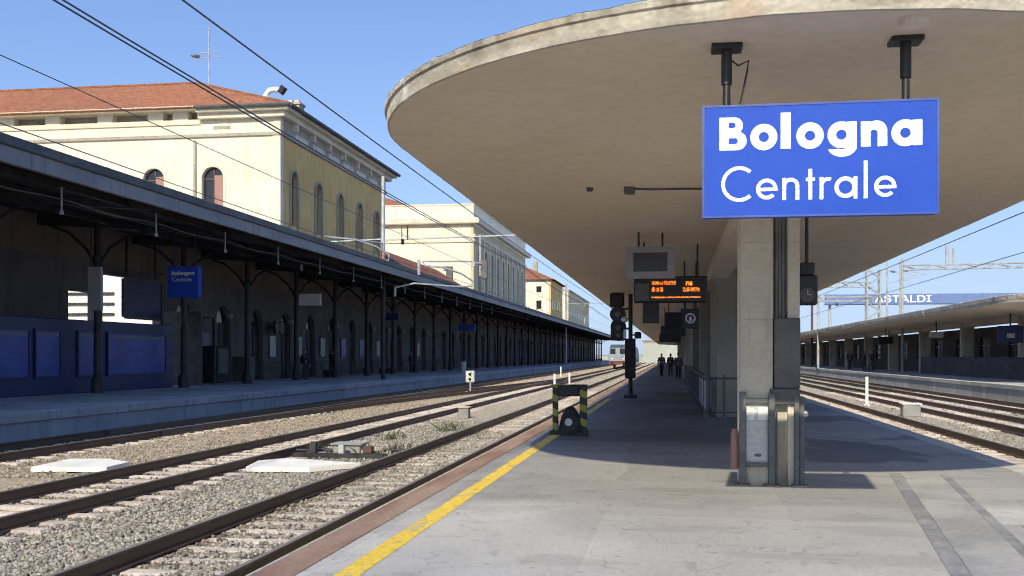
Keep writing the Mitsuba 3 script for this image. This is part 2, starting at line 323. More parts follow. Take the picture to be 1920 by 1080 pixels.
# drain channel with cover plates, right foreground
ch = thing('drain_channel', 'skewed drain channel of concrete cover plates between two dark gutters, right foreground', 'drain')
A0, A1, B0, B1 = np.array([1.42, 3.2]), np.array([2.97, 14.9]), np.array([2.62, 7.6]), np.array([3.39, 14.9])
def quad_prism(pts, z0, z1): return extr(Polygon(pts), z1 - z0).apply_translation((0, 0, z0))
dA = (A1 - A0) / np.linalg.norm(A1 - A0); nA = np.array([dA[1], -dA[0]])
L = np.linalg.norm(A1 - A0)
obj('gutter', quad_prism([A0 - nA * 0.07, A0 + nA * 0.07, A1 + nA * 0.07, A1 - nA * 0.07], -0.05, 0.006), 'm_channel', ch)
obj('bed', quad_prism([A0 + nA * 0.071, A0 + nA * 0.569, A1 + nA * 0.569, A1 + nA * 0.071], -0.05, 0.004), 'm_channel', ch)
obj('gutter', quad_prism([A0 + nA * 0.57, A0 + nA * 0.67, A1 + nA * 0.67, A1 + nA * 0.57], -0.05, 0.006), 'm_channel', ch)
for j in range(12):
    s0, s1 = L * j / 12 + 0.018, L * (j + 1) / 12 - 0.018
    dz = R.uniform(-0.002, 0.003)
    obj('cover_plate', quad_prism([A0 + dA * s0 + nA * 0.078, A0 + dA * s0 + nA * 0.562, A0 + dA * s1 + nA * 0.562, A0 + dA * s1 + nA * 0.078], -0.05, 0.010 + dz), 'm_cover', ch)

# left platform and right platform
ZL, XPL = 0.19, -15.7
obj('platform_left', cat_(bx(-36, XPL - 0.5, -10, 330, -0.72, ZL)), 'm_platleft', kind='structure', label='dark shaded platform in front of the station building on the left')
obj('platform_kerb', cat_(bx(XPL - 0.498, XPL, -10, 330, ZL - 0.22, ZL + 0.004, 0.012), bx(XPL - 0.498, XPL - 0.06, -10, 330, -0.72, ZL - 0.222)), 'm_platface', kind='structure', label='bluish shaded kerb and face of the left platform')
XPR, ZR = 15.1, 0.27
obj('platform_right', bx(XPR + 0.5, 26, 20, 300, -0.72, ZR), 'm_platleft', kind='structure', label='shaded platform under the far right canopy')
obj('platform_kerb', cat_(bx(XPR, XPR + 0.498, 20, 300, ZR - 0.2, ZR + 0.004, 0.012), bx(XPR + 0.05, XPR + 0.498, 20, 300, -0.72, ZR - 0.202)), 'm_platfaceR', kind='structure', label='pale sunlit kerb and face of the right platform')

# ---------------------------------------------------------------- tracks
RAILP = Polygon([(-0.07, 0), (0.07, 0), (0.07, 0.015), (0.014, 0.035), (0.010, 0.125), (0.035, 0.14), (0.035, 0.168), (0.028, 0.174), (-0.028, 0.174), (-0.035, 0.168), (-0.035, 0.14), (-0.010, 0.125), (-0.014, 0.035), (-0.07, 0.015)])
SLP = trimesh.convex.convex_hull(np.array([(sx * x, sy * y, z) for sx in (-1, 1) for sy in (-1, 1) for x, y, z in ((1.25, 0.14, -0.16), (1.22, 0.105, 0.0), (1.25, 0.125, -0.03))]))
CLIP = cat_(bx(-0.075, 0.075, -0.11, 0.11, 0, 0.012))
sleeper_ply, clip_ply = mikit.ply(SLP, 'm_sleeper'), mikit.ply(CLIP, 'm_rail')
def track(xl, xr, y0, y1, sl0, sl1, label, lift=0.0):
    t = thing('railway_track', label, 'railway track')
    for x in (xl, xr):
        obj('rail', along_y(affinity.translate(RAILP, x, -0.524), y1, y1 - y0), 'm_rail', t)
    c = (xl + xr) / 2; y = sl0; clips = []
    while y < sl1:
        put('sleeper', at(sleeper_ply, c + R.uniform(-0.02, 0.02), y + R.uniform(-0.02, 0.02), -0.523 + lift + R.uniform(-0.008, 0.004), R.uniform(-0.6, 0.6)), t)
        for x in (xl, xr): clips.append(moved(CLIP, x, y, -0.522))
        y += 0.62
    obj('fastening_plates', cat_(clips), 'm_rail', t, kind='stuff')
track(-5.47, -3.97, 2, 320, 5.5, 64, 'nearest railway track beside the brown platform edge, left foreground', -0.02)
track(-9.53, -8.03, 6, 320, 10, 82, 'second railway track with pinkish concrete sleepers, left of the nearest track', 0.004)
track(-14.8, -13.3, 8, 320, 18, 66, 'third railway track, partly shaded, alongside the left platform')
track(5.70, 7.19, 8, 320, 20, 60, 'railway track next to the right edge of the middle platform')
track(9.30, 10.80, 20, 320, 32, 64, 'middle railway track of the three on the right')
track(12.60, 14.10, 20, 320, 42, 64, 'railway track along the foot of the right platform')
# crossover between the second and third left track
t = thing('crossover_track', 'crossover rails running diagonally between the second and third left tracks', 'railway track')
for off in (0, 1.5):
    ys = np.linspace(26, 96, 60); u = (ys - 26) / 70; u = u * u * (3 - 2 * u)
    path = np.stack([-13.3 - 1.5 + off + 5.27 * u, ys, 0 * ys - 0.435], 1)
    V, prof = [], np.array([(-0.05, -0.08), (0.05, -0.08), (0.03, 0.084), (-0.03, 0.084)])
    for p in path: V += [(p[0] + a, p[1], p[2] + b) for a, b in prof]
    Fq = []
    for i in range(len(path) - 1):
        for q in range(4):
            a, b = i * 4 + q, i * 4 + (q + 1) % 4
            Fq += [(a, b + 4, b), (a, a + 4, b + 4)]
    obj('rail', trimesh.Trimesh(np.array(V), np.array(Fq), process=False), 'm_rail', t)

# loose stones: one mesh
ICO = trimesh.creation.icosahedron()
def stones(areas):
    P, S, tint = [], [], []
    for (x0, x1, y0, y1, n, warm) in areas:
        x = NR.uniform(x0, x1, n); y = y0 + (y1 - y0) * NR.random(n) ** 1.7
        P.append(np.stack([x, y], 1)); S.append(NR.uniform(0.55, 1.25, n)); tint.append(np.full(n, warm))
    P, S, tint = np.concatenate(P), np.concatenate(S), np.concatenate(tint)
    keep = np.ones(len(P), bool)
    for xr in (-3.97, -5.47, -8.03, -9.53, -13.3, -14.8, 7.19, 5.7, 9.3, 10.8): keep &= np.abs(P[:, 0] - xr) > 0.09
    # stones sparse on the sleepers of the second track
    on = (np.abs(P[:, 0] + 8.78) < 1.25) & (np.abs(((P[:, 1] - 10 + 0.31) % 0.62) - 0.31) < 0.15)
    keep &= ~(on & (NR.random(len(P)) < 0.93))
    on = (np.abs(P[:, 0] + 4.72) < 1.25) & (np.abs(((P[:, 1] - 5.5 + 0.31) % 0.62) - 0.31) < 0.13) & (meshkit.noise(np.stack([P[:, 0] * .8, P[:, 1] * .5, 0 * P[:, 0]], 1), 3) > 0.42)
    keep &= ~(on & (NR.random(len(P)) < 0.85))
    P, S, tint = P[keep], S[keep], tint[keep]; n = len(P)
    base = np.asarray(ICO.vertices)
    v = base[None] * (1 + 0.55 * (NR.random((n, 12, 1)) - 0.5)) * NR.uniform(0.6, 1.2, (n, 1, 3)) * (0.027 * S)[:, None, None]
    a = NR.uniform(0, 2 * np.pi, n); ca, sa = np.cos(a)[:, None], np.sin(a)[:, None]
    vx, vy = v[:, :, 0] * ca - v[:, :, 1] * sa, v[:, :, 0] * sa + v[:, :, 1] * ca
    z = bal_z(P[:, 0], P[:, 1]) + NR.uniform(0.0, 0.03, n)
    v = np.stack([vx + P[:, :1], vy + P[:, 1:], v[:, :, 2] * 0.8 + z[:, None]], -1).reshape(-1, 3)
    f = (np.asarray(ICO.faces)[None] + 12 * np.arange(n)[:, None, None]).reshape(-1, 3)
    g = NR.uniform(0.14, 0.46, n)[:, None]
    rd = np.min(np.abs(P[:, :1] - np.array([-3.97, -5.47, -8.03, -9.53, -13.3, -14.8, 5.7, 7.19, 9.3, 10.8])), axis=1)
    rust = np.clip((0.45 - rd) / 0.35, 0, 1)[:, None] * NR.uniform(0.3, 1.0, (n, 1))
    g = g * (1 - 0.45 * rust)
    cold, warm = np.array([1.0, 0.975, 0.91]), np.array([1.08, 0.93, 0.74])
    tint = np.clip(tint + 0.6 * rust[:, 0], 0, 1.2)
    mixw = np.clip(tint + 0.35 * (NR.random(n) - 0.5), 0, 1)[:, None]
    col = np.repeat(g * (cold * (1 - mixw) + warm * mixw), 12, axis=0)
    return (v, f), col
m, col = stones([(-6.9, -3.12, 7, 30, 21000, 0.25), (-8.0, -5.5, 9, 34, 15000, 0.35), (-10.6, -8.0, 14, 40, 10000, 0.55), (-15.5, -9.6, 17, 46, 9000, 0.8), (6.0, 12.4, 25, 60, 7000, 0.6)])
obj('ballast', m, 'm_stone', color=col, kind='stuff', label='loose grey and beige ballast stones between the rails')

# white crossing panels and lineside kit
p = thing('crossing_panel', 'white crossing panel lying on the ballast between the first and second tracks', 'crossing panel')
obj('board', quad_prism([(-7.72, 18.35), (-6.55, 18.45), (-5.85, 19.35), (-7.6, 20.05), (-7.95, 19.5)], -0.52, -0.43), 'm_white', p)
p = thing('crossing_panel', 'small white crossing panel at the left beyond the second track', 'crossing panel')
obj('board', quad_prism([(-11.6, 17.75), (-10.2, 17.9), (-10.3, 18.9), (-11.0, 19.4), (-11.75, 19.3)], -0.52, -0.43), 'm_white', p)
p = thing('point_machine', 'low point machine with rods and pale box beside the white crossing panel', 'point machine')
obj('housing', bx(-7.15, -6.55, 21.6, 22.1, -0.56, -0.3, 0.03), 'm_cover', p)
obj('lid', bx(-7.2, -6.5, 21.55, 22.15, -0.298, -0.26, 0.01), 'm_cover', p)
obj('base_beam', bx(-7.9, -5.9, 21.2, 21.4, -0.56, -0.44, 0.01), 'm_blackmat', p)
obj('rod', tube([(-8.0, 21.7, -0.42), (-7.1, 21.7, -0.42)], 0.03), 'm_iron', p)
obj('rod', tube([(-6.5, 21.9, -0.40), (-5.5, 21.9, -0.42)], 0.03), 'm_iron', p)
obj('crank', bx(-6.4, -6.2, 21.3, 21.45, -0.44, -0.28, 0.02), 'm_rail', p)
obj('bracket', bx(-7.55, -7.4, 21.25, 21.38, -0.44, -0.22, 0.01), 'm_iron', p)
obj('bracket', bx(-6.9, -6.78, 21.2, 21.34, -0.44, -0.25, 0.01), 'm_galv', p)
rb_, wd_ = [], []
for i in range(46):
    a, d = R.uniform(0, 6.28), R.uniform(0.1, 0.62)
    m_ = ICO.copy(); m_.apply_transform(trimesh.transformations.random_rotation_matrix(NR.random(3))); m_.apply_scale([R.uniform(0.05, 0.12), R.uniform(0.05, 0.12), R.uniform(0.04, 0.09)])
    rb_.append(moved(m_, -6.35 + 1.0 * d * math.cos(a), 21.9 + 0.8 * d * math.sin(a), -0.50 + 0.22 * max(0, 0.5 - d)))
obj('rubble', cat_(rb_), 'm_sleeper', kind='stuff', label='heap of broken rubble beside the point machine')
for i in range(260):
    c = R.choice([(-6.1, 21.3), (-7.6, 22.2), (-6.9, 22.6), (-5.9, 22.4), (-7.0, 26.0), (-6.3, 29.5)])
    x, y, a, hh = c[0] + R.gauss(0, 0.16), c[1] + R.gauss(0, 0.2), R.uniform(0, 6.28), R.uniform(0.1, 0.28)
    lx, ly = R.gauss(0, 0.09), R.gauss(0, 0.09)
    V = np.array([(x - 0.012 * math.cos(a), y - 0.012 * math.sin(a), -0.55), (x + 0.012 * math.cos(a), y + 0.012 * math.sin(a), -0.55), (x + lx * 0.5, y + ly * 0.5, -0.53 + hh * 0.7), (x + lx, y + ly, -0.53 + hh)])
    wd_.append(trimesh.Trimesh(V, np.array([[0, 1, 2], [1, 3, 2]]), process=False))
obj('weeds', cat_(wd_), 'm_weed', kind='stuff', label='dry dark weeds growing in the ballast near the white panel')
def stake(x, y, h, label):
    s = thing('marker_stake', label, 'marker post')
    obj('post', bx(x - 0.06, x + 0.06, y - 0.05, y + 0.05, -0.6, -0.5 + h, 0.012), 'm_white', s)
    obj('base', bx(x - 0.13, x + 0.13, y - 0.12, y + 0.12, -0.6, -0.47, 0.02), 'm_offwhite', s)
stake(-6.78, 60.8, 1.05, 'slim white marker stake seen just above the black and yellow frame')
stake(-7.2, 74, 0.9, 'short white marker stake farther up between the left tracks')
stake(-11.4, 108, 1.0, 'far white marker stake close to the signal mast')
stake(8.2, 47, 1.2, 'white marker stake between the tracks right of the concrete pillar')
s = thing('dwarf_signal', 'dwarf signal with white back board standing between the second and third left tracks', 'signal')
obj('post', tube([(-11.3, 58.5, -0.6), (-11.3, 58.5, 0.1)], 0.05), 'm_galv', s)
obj('base', bx(-11.6, -11.0, 58.3, 58.7, -0.6, -0.4, 0.03), 'm_offwhite', s)
obj('head', bx(-11.55, -11.05, 58.38, 58.6, 0.1, 0.75, 0.04), 'm_offwhite', s)
for dz in (0.28, 0.56): obj('lamp', moved(trimesh.creation.cylinder(0.08, 0.06, sections=14).apply_transform(trimesh.transformations.rotation_matrix(math.pi / 2, [1, 0, 0])), -11.3, 58.36, dz), 'm_glass', s)
s = thing('junction_box', 'small pale junction box on the ballast between the right tracks', 'junction box')
obj('case', bx(8.0, 8.6, 38.8, 39.3, -0.56, -0.12, 0.03), 'm_cover', s); obj('lid', bx(7.96, 8.64, 38.76, 39.34, -0.118, -0.07, 0.012), 'm_white', s)
s = thing('junction_box', 'tan junction box beside the second left track beyond the white panel', 'junction box')
obj('case', bx(-7.3, -6.95, 35.6, 36.0, -0.56, -0.2, 0.02), 'm_cover', s); obj('lid', bx(-7.34, -6.91, 35.56, 36.04, -0.198, -0.15, 0.01), 'm_sleeper', s)

# ---------------------------------------------------------------- the concrete wing canopies
def canopy(cx, Rr, yc, y1, zr, parent, th=0.2, seed=1, seg=110):
    ang = np.linspace(math.pi, 2 * math.pi, seg)
    arc = np.stack([cx + Rr * np.cos(ang), yc + Rr * np.sin(ang)], 1); arn = np.stack([np.cos(ang), np.sin(ang)], 1)
    ys = np.concatenate([np.arange(yc + 0.15, yc + 30, 0.15), np.arange(yc + 30, y1 + 0.1, 3.0)])
    lf = np.stack([0 * ys + cx - Rr, ys], 1)[::-1]; ln = np.tile([-1.0, 0], (len(ys), 1))
    rt = np.stack([0 * ys + cx + Rr, ys], 1); rn = np.tile([1.0, 0], (len(ys), 1))
    O, N = np.vstack([lf, arc, rt]), np.vstack([ln, arn, rn]); n = len(O)
    S = np.stack([0 * O[:, 0] + cx, np.maximum(O[:, 1], yc)], 1)
    rag = meshkit.fbm(np.column_stack([O * 3.0, np.zeros(n)]), 3, seed) - 0.5
    rag2 = meshkit.noise(np.column_stack([O * 9.0, np.ones(n)]), seed + 3) - 0.5
    prof = [(-0.02, 0.0), (0.0, 0.006), (0.004, 0.05), (0.004, 0.145), (0.028, 0.152), (0.03, th), (0.0, th + 0.02), (-0.12, th + 0.028)]
    rows = []
    for j, (d, z) in enumerate(prof):
        off = d + (0.012 * rag if j in (2, 3, 4, 5) else 0 * rag) + (0.01 * rag2 if j in (4, 5, 6) else 0)
        rows.append(np.column_stack([O + N * off[:, None], zr + z + (0.014 * rag if j <= 1 else 0) + (0.02 * rag2 if j >= 5 else 0) + 0 * rag]))
    def loft(rows):
        V = np.vstack(rows); i = np.arange(n - 1); Fc = []
        for j in range(len(rows) - 1):
            a = j * n + i; Fc += [np.stack([a, a + 1, a + 1 + n], 1), np.stack([a, a + 1 + n, a + n], 1)]
        return trimesh.Trimesh(V, np.concatenate(Fc), process=False)
    obj('rim', loft(rows), 'm_rim', parent, smooth=40)
    def zs(d): return zr - 0.045 * np.minimum(d, Rr) + 0.0
    srow = []
    for t in np.concatenate([[0.0], np.linspace(0.03, 1, 14)]):
        q = O + (S - O) * t - N * 0.02 * (1 - t); d = t * Rr
        w = 0.006 * (meshkit.fbm(np.column_stack([q * 0.7, np.zeros(n)]), 2, seed + 7) - 0.5)
        srow.append(np.column_stack([q, zs(d) + w * min(1, t * 6) + (0.014 * rag if t == 0 else 0)]))
    obj('soffit', loft(srow[::-1]), 'm_soffit', parent, smooth=True)
    trow = [rows[-1]] + [np.column_stack([O + (S - O) * t, zr + th + 0.028 - 0.03 * t * Rr * 0.6 + 0 * rag]) for t in (0.1, 0.5, 1.0)]
    obj('roof', loft(trow), 'm_kerb', parent)
    return zs(Rr)

CX, CR, CY, CZ = 1.17, 4.38, 12.25, 4.08
can = thing('platform_canopy', 'large pale concrete canopy with rounded nose above the middle platform', 'canopy')
zc = canopy(CX, CR, CY, 236.0, CZ, can)
PX0, PY0 = 0.82, 13.3
def pillar_poly(x, y):
    return Polygon([(x, y), (x + 0.395, y), (x + 0.395, y + 0.13), (x + 0.57, y + 0.13), (x + 0.57, y + 0.01), (x + 0.715, y + 0.01), (x + 0.715, y + 0.62), (x, y + 0.62)]).buffer(-0.012).buffer(0.012, 2)
def pillar(x, y):
    ms, lifts = [], [0.0, 2.05, 3.0, zc + 0.05]
    for a, b in zip(lifts[:-1], lifts[1:]):
        ms.append(extr(pillar_poly(x, y), b - a - 0.012).apply_translation((0, 0, a)))
        ms.append(extr(pillar_poly(x, y).buffer(-0.012), 0.0125).apply_translation((0, 0, b - 0.0122)))
    return cat_(ms)
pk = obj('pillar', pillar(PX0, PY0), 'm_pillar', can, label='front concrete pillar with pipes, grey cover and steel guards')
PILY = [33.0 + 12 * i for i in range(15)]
for y in PILY: obj('pillar', extr(pillar_poly(PX0, y), zc + 0.04), 'm_shadewall', can)  # shaded darker copy of the front pillar concrete
obj('beam', bx(0.92, 1.42, 13.5, 234, zc - 0.28, zc + 0.02, 0.02), 'm_soffit', can)
# fittings of the front pillar
for x in (1.265, 1.345): obj('pipe', tube([(x, PY0 + 0.085, 2.0), (x, PY0 + 0.085, zc)], 0.028, 10), 'm_steel', pk, smooth=40)
obj('pipe_cover', cat_(bx(1.225, 1.535, PY0 - 0.04, PY0 + 0.15, 1.20, 2.06, 0.012), bx(1.17, 1.53, PY0 - 0.055, PY0 + 0.15, 1.0, 1.198, 0.012)), 'm_darkgrey', pk)
def pole(x, y, z0, z1, r=0.045): return bx(x - r, x + r, y - r, y + r, z0, z1, 0.008)
gd = PY0 - 0.07
g = obj('guard_frame', cat_(pole(0.845, gd, 0, 1.16, 0.04), pole(1.19, gd, 0, 1.14, 0.04), bx(0.885, 1.15, gd - 0.02, gd + 0.02, 1.02, 1.08, 0.006), bx(0.885, 1.24, gd - 0.02, gd + 0.02, 0.24, 0.29, 0.006),
         pole(1.25, gd + 0.02, 0, 0.95, 0.012), pole(1.49, gd + 0.03, 0, 1.12, 0.03), pole(1.56, gd + 0.10, 0, 1.10, 0.03)), 'm_steel', pk)
for x, w in ((0.845, 0.09), (1.19, 0.10), (1.53, 0.10)): obj('foot_plate', bx(x - w, x + w, gd - 0.06, gd + 0.09, 0.0, 0.03, 0.006), 'm_darkgrey', pk)
obj('info_sheet', bx(0.89, 1.145, PY0 - 0.012, PY0 - 0.003, 0.30, 0.99), 'm_galv', pk, label='pale grey sheet panel on the front of the pillar')
for x0, x1 in ((0.905, 0.985), (1.035, 1.145)): obj('white_plate', bx(x0, x1, PY0 - 0.020, PY0 - 0.0125, 0.81, 0.965), 'm_white', pk)  # added white plates that brighten the sun band across the pillar
obj('handle', bx(0.99, 1.07, PY0 - 0.03, PY0 - 0.0125, 0.36, 0.395, 0.004), 'm_darkgrey', pk)
obj('valve', lathe([(0, 0), (0.03, 0), (0.035, 0.03), (0.02, 0.06), (0, 0.07)], 12).apply_translation((1.60, PY0 + 0.0, 0.86)), 'm_galv', pk)
obj('bracket', bx(1.535, 1.60, PY0 + 0.02, PY0 + 0.06, 0.84, 0.90), 'm_galv', pk)
# soffit fittings: conduit and boxes
cz = lambda x, y: CZ - 0.045 * max(0, min(CR, CR - (math.hypot(x - CX, y - CY) if y < CY else abs(x - CX))))
cd = [(-0.55 + 0.28 * i, 14.9 - 0.03 * i + 0.03 * math.sin(i * 1.7), 0) for i in range(8)]
obj('conduit', tube([(x, y, cz(x, y) - 0.02) for x, y, _ in cd], 0.014, 6), 'm_darkgrey', can)
obj('junction_box', bx(-0.68, -0.53, 14.82, 14.98, cz(-0.6, 14.9) - 0.09, cz(-0.6, 14.9) + 0.02, 0.01), 'm_darkgrey', can)
obj('ceiling_hook', lathe([(0, -0.06), (0.045, -0.05), (0.05, 0.03), (0, 0.03)], 12).apply_translation((-1.17, 15.0, cz(-1.17, 15.0))), 'm_darkgrey', can)
obj('drain_stub', lathe([(0, -0.05), (0.10, -0.05), (0.12, 0.02), (0, 0.02)], 16).apply_translation((1.75, 8.12, CZ - 0.005)), 'm_soffit', can)

# red extinguisher beside the pillar
e = thing('fire_extinguisher', 'faded red fire extinguisher hanging on the left side of the front pillar', 'fire extinguisher')
obj('cylinder', lathe([(0, 0.0), (0.055, 0.0), (0.05, 0.03), (0.05, 0.42), (0.035, 0.48), (0.02, 0.5), (0, 0.5)], 16).apply_translation((0.76, PY0 + 0.1, 0.2)), 'm_pinkred', e, smooth=40)
obj('valve', bx(0.74, 0.78, PY0 + 0.07, PY0 + 0.13, 0.70, 0.76, 0.008), 'm_black', e)

# ---------------------------------------------------------------- big blue station sign (drawn letters)
def arcl(cx, cy, r, a0, a1, n=40):
    a = np.radians(np.linspace(a0, a1, n)); return [(cx + r * math.cos(t), cy + r * math.sin(t)) for t in a]
def ln(pts, w): return LineString(pts).buffer(w / 2, cap_style=2, join_style=1)
def disc(x, y, r): return Point(x, y).buffer(r, 24)
def station_letters():
    o = lambda x: disc(x, 397, 66).difference(disc(x, 397, 25))
    B = unary_union([sbox(640, 335, 700, 500), sbox(640, 416, 715, 500), disc(714, 458, 42), sbox(640, 335, 726, 428), disc(728, 381.5, 46.5)])
    B = B.difference(unary_union([sbox(686, 446, 706, 474), disc(706, 460, 14)])).difference(unary_union([sbox(686, 366, 716, 396), disc(716, 381, 15)]))
    l = sbox(940, 335, 989, 516)
    el = lambda cx, cy, a, b: affinity.scale(disc(0, 0, 1.0), a, b, origin=(0, 0)).buffer(0) if False else affinity.translate(affinity.scale(disc(0, 0, 1), a, b, origin=(0, 0)), cx, cy)
    hook = el(1236, 340, 70, 52).difference(el(1233, 345, 26, 20)).intersection(sbox(1150, 260, 1306, 342)).difference(sbox(1150, 326, 1215, 350))
    g = unary_union([disc(1232, 397, 66).difference(disc(1232, 397, 25)), sbox(1259, 336, 1306, 461), hook])
    nn = unary_union([sbox(1325, 335, 1371, 460), sbox(1404, 335, 1450, 408), disc(1399, 411, 51).difference(disc(1387, 398, 19)).intersection(sbox(1360, 405, 1460, 470))])
    a = unary_union([disc(1535, 397, 66).difference(disc(1535, 397, 25)), sbox(1568, 335, 1615, 460)])
    bold = unary_union([B, o(858), l, o(1082), g, nn, a])
    w = 18.5
    C = ln(arcl(738, 165, 80, 48, 312), w)
    e_ = lambda x: unary_union([ln(arcl(x, 137, 43, 0, 318), w), ln([(x - 43, 135), (x + 53, 135)], 17)])
    n_ = unary_union([ln([(957, 80), (957, 190)], w), ln(arcl(989, 149, 32, 180, 0), w), ln([(1021, 80), (1021, 149)], w)])
    t_ = unary_union([ln([(1083, 80), (1083, 232)], w), ln([(1062, 180), (1106, 180)], 17)])
    r_ = unary_union([ln([(1137, 80), (1137, 190)], w), ln(arcl(1170, 147, 33, 180, 68), w)])
    a_ = unary_union([disc(1252, 137, 53).difference(disc(1252, 137, 33)), ln([(1299, 80), (1299, 190)], w)])
    l_ = ln([(1348, 80), (1348, 266)], w)
    light = unary_union([C, e_(872), n_, t_, r_, a_, l_, e_(1440)])
    f = lambda s: affinity.scale(affinity.translate(s, -558 - 566, -280), 1 / 1132, 1 / 1132, origin=(0, 0))
    return f(bold), f(light)
LB, LL = station_letters()
SX, SY, SW = 1.12, 8.48, 1.775
SH = SW * 560 / 1132; SZ = 3.13
sg = thing('station_sign', 'large bright blue station name sign with white lettering hanging under the canopy nose', 'station sign')
obj('board', bx(SX - SW / 2, SX + SW / 2, SY, SY + 0.12, SZ - SH / 2, SZ + SH / 2, 0.008), 'm_blue', sg)
obj('frame', along_y(sbox(SX - SW / 2 - 0.004, SZ - SH / 2 - 0.004, SX + SW / 2 + 0.004, SZ + SH / 2 + 0.004).difference(sbox(SX - SW / 2 + 0.012, SZ - SH / 2 + 0.012, SX + SW / 2 - 0.012, SZ + SH / 2 - 0.012)), SY + 0.02, 0.026), 'm_bluepanel', sg)
def lay(shape, w, x, y, z): return along_y(affinity.translate(affinity.scale(shape, w, w, origin=(0, 0)), x, z), y - 0.0004, 0.004)
obj('lettering', lay(LB, SW, SX, SY, SZ), 'm_letter', sg, label='bold white lettering reading Bologna')
obj('lettering', lay(LL, SW, SX, SY, SZ), 'm_letter', sg, label='thin white lettering reading Centrale')
for x in (SX - 0.70, SX + 0.66):
    z1 = cz(x, SY + 0.06)
    h = obj('hanger', cat_(tube([(x, SY + 0.06, SZ + SH / 2 - 0.02), (x, SY + 0.06, z1 - 0.02)], 0.03, 10), tube([(x, SY + 0.06, SZ + SH / 2 + 0.18), (x, SY + 0.06, z1 - 0.02)], 0.042, 10)), 'm_black', sg, smooth=40)
    obj('mounting_plate', bx(x - 0.12, x + 0.12, SY - 0.04, SY + 0.16, z1 - 0.035, z1 + 0.004, 0.006), 'm_black', h)
x = SX - 0.70
obj('cable', tube([(x + 0.03, SY + 0.06, 3.95), (x + 0.09, SY + 0.07, 3.90), (x + 0.17, SY + 0.06, 3.935), (x + 0.16, SY + 0.06, 3.85), (x + 0.10, SY + 0.06, SZ + SH / 2)], 0.008, 6), 'm_black', sg)

# ---------------------------------------------------------------- hanging kit further along the middle platform
def hang(y, xs, z0, par, r=0.02):
    for x in xs: obj('hanger_rod', tube([(x, y, z0), (x, y, cz(x, y) + 0.01)], r, 8), 'm_iron', par)
tv = thing('monitor', 'hanging monitor with wide pale frame and dark screen under the canopy', 'monitor')
fr = sbox(-0.88, 3.07, 0.03, 3.65).buffer(0.01)
obj('frame', along_y(fr.difference(sbox(-0.745, 3.19, -0.105, 3.55)), 20.20, 0.10), 'm_frame', tv)
obj('screen', bx(-0.75, -0.10, 20.13, 20.16, 3.185, 3.555), 'm_screen', tv)
obj('housing', bx(-0.84, -0.01, 20.202, 20.55, 3.12, 3.62, 0.03), 'm_darkgrey', tv)
hang(20.35, (-0.65, -0.2), 3.60, tv)
db = thing('departure_board', 'black departure board showing glowing orange dot text', 'departure board')
obj('case', bx(-0.80, 0.70, 22.02, 22.30, 2.70, 3.24, 0.02), 'm_black', db)
obj('number_plate', bx(-0.78, -0.49, 22.005, 22.022, 2.74, 3.10, 0.004), 'm_darkgrey', db)
scene['led'] = None; del scene['led']
def led_text(x0, z0, widths, hgt):
    ms = []
    for w in widths:
        if w > 0:
            k = max(2, int(w / 0.012)); 
            for c in range(k):
                for r_ in range(7):
                    if R.random() < 0.55: ms.append(bx(x0 + c * w / k, x0 + c * w / k + 0.0095, 22.008, 22.0135, z0 + r_ * hgt / 7, z0 + r_ * hgt / 7 + hgt / 9))
        x0 += abs(w)
    return cat_(ms)
EMIT = {'type': 'area', 'radiance': rgb(1.05, 0.22, 0.022)}
for x0, z0, ws, hh in ((-0.44, 3.06, [0.07, -0.015, 0.07, -0.015, 0.07, -0.015, 0.07, -0.015, 0.07, -0.02, 0.07], 0.085), (-0.44, 2.925, [0.07, -0.015, 0.07, -0.015, 0.07], 0.085),
                       (0.26, 3.05, [0.06, -0.012, 0.06], 0.085), (0.20, 2.92, [0.07, -0.012, 0.07, -0.012, 0.09, -0.012, 0.07], 0.09), (-0.44, 2.79, [1.0], 0.028)):
    obj('dot_text', led_text(x0, z0, ws, hh), 'm_black', db, emitter=EMIT, kind='stuff')
hang(22.16, (-0.6, 0.5), 3.22, db)
sq = thing('hanging_panel', 'plain dark square panel hanging below the departure board', 'panel')
obj('panel', bx(-0.68, -0.31, 24.1, 24.2, 2.34, 2.85, 0.015), 'm_black', sq); hang(24.15, (-0.6, -0.4), 2.84, sq)
pc = thing('pictogram_sign', 'dark hanging sign with pale round pictogram', 'sign')
obj('panel', bx(0.20, 0.64, 26.3, 26.42, 2.27, 2.75, 0.015), 'm_signdark', pc)
obj('emblem', along_y(disc(0.42, 2.52, 0.13).difference(disc(0.42, 2.52, 0.085)).union(sbox(0.385, 2.45, 0.455, 2.56)), 26.302, 0.008), 'm_galv', pc)
hang(26.36, (0.28, 0.56), 2.74, pc)
for (x, y, z, w, hh, lab) in ((0.15, 38, 2.9, 0.9, 0.5, 'dark hanging sign deep under the canopy past the pictogram sign'), (0.0, 52, 2.8, 1.2, 0.5, 'farther dark hanging sign near the end of the walkway'), (-0.2, 70, 2.75, 1.4, 0.55, 'farthest small dark hanging sign in the canopy distance')):
    q = thing('hanging_panel', lab, 'panel'); obj('panel', bx(x - w / 2, x + w / 2, y, y + 0.14, z - hh / 2, z + hh / 2, 0.015), 'm_signdark', q); hang(y + 0.07, (x - w / 3, x + w / 3), z + hh / 2 - 0.01, q)
ck = thing('platform_clock', 'black boxed platform clock with grey dial right of the front pillar', 'clock')
obj('case', bx(1.74, 2.02, 15.38, 15.58, 2.32, 2.74, 0.02), 'm_black', ck)
obj('dial', moved(trimesh.creation.cylinder(0.105, 0.012, sections=28).apply_transform(trimesh.transformations.rotation_matrix(math.pi / 2, [1, 0, 0])), 1.88, 15.378, 2.46), 'm_darkgrey', ck)
obj('hood', bx(1.78, 1.98, 15.40, 15.56, 2.742, 2.92, 0.015), 'm_iron', ck)
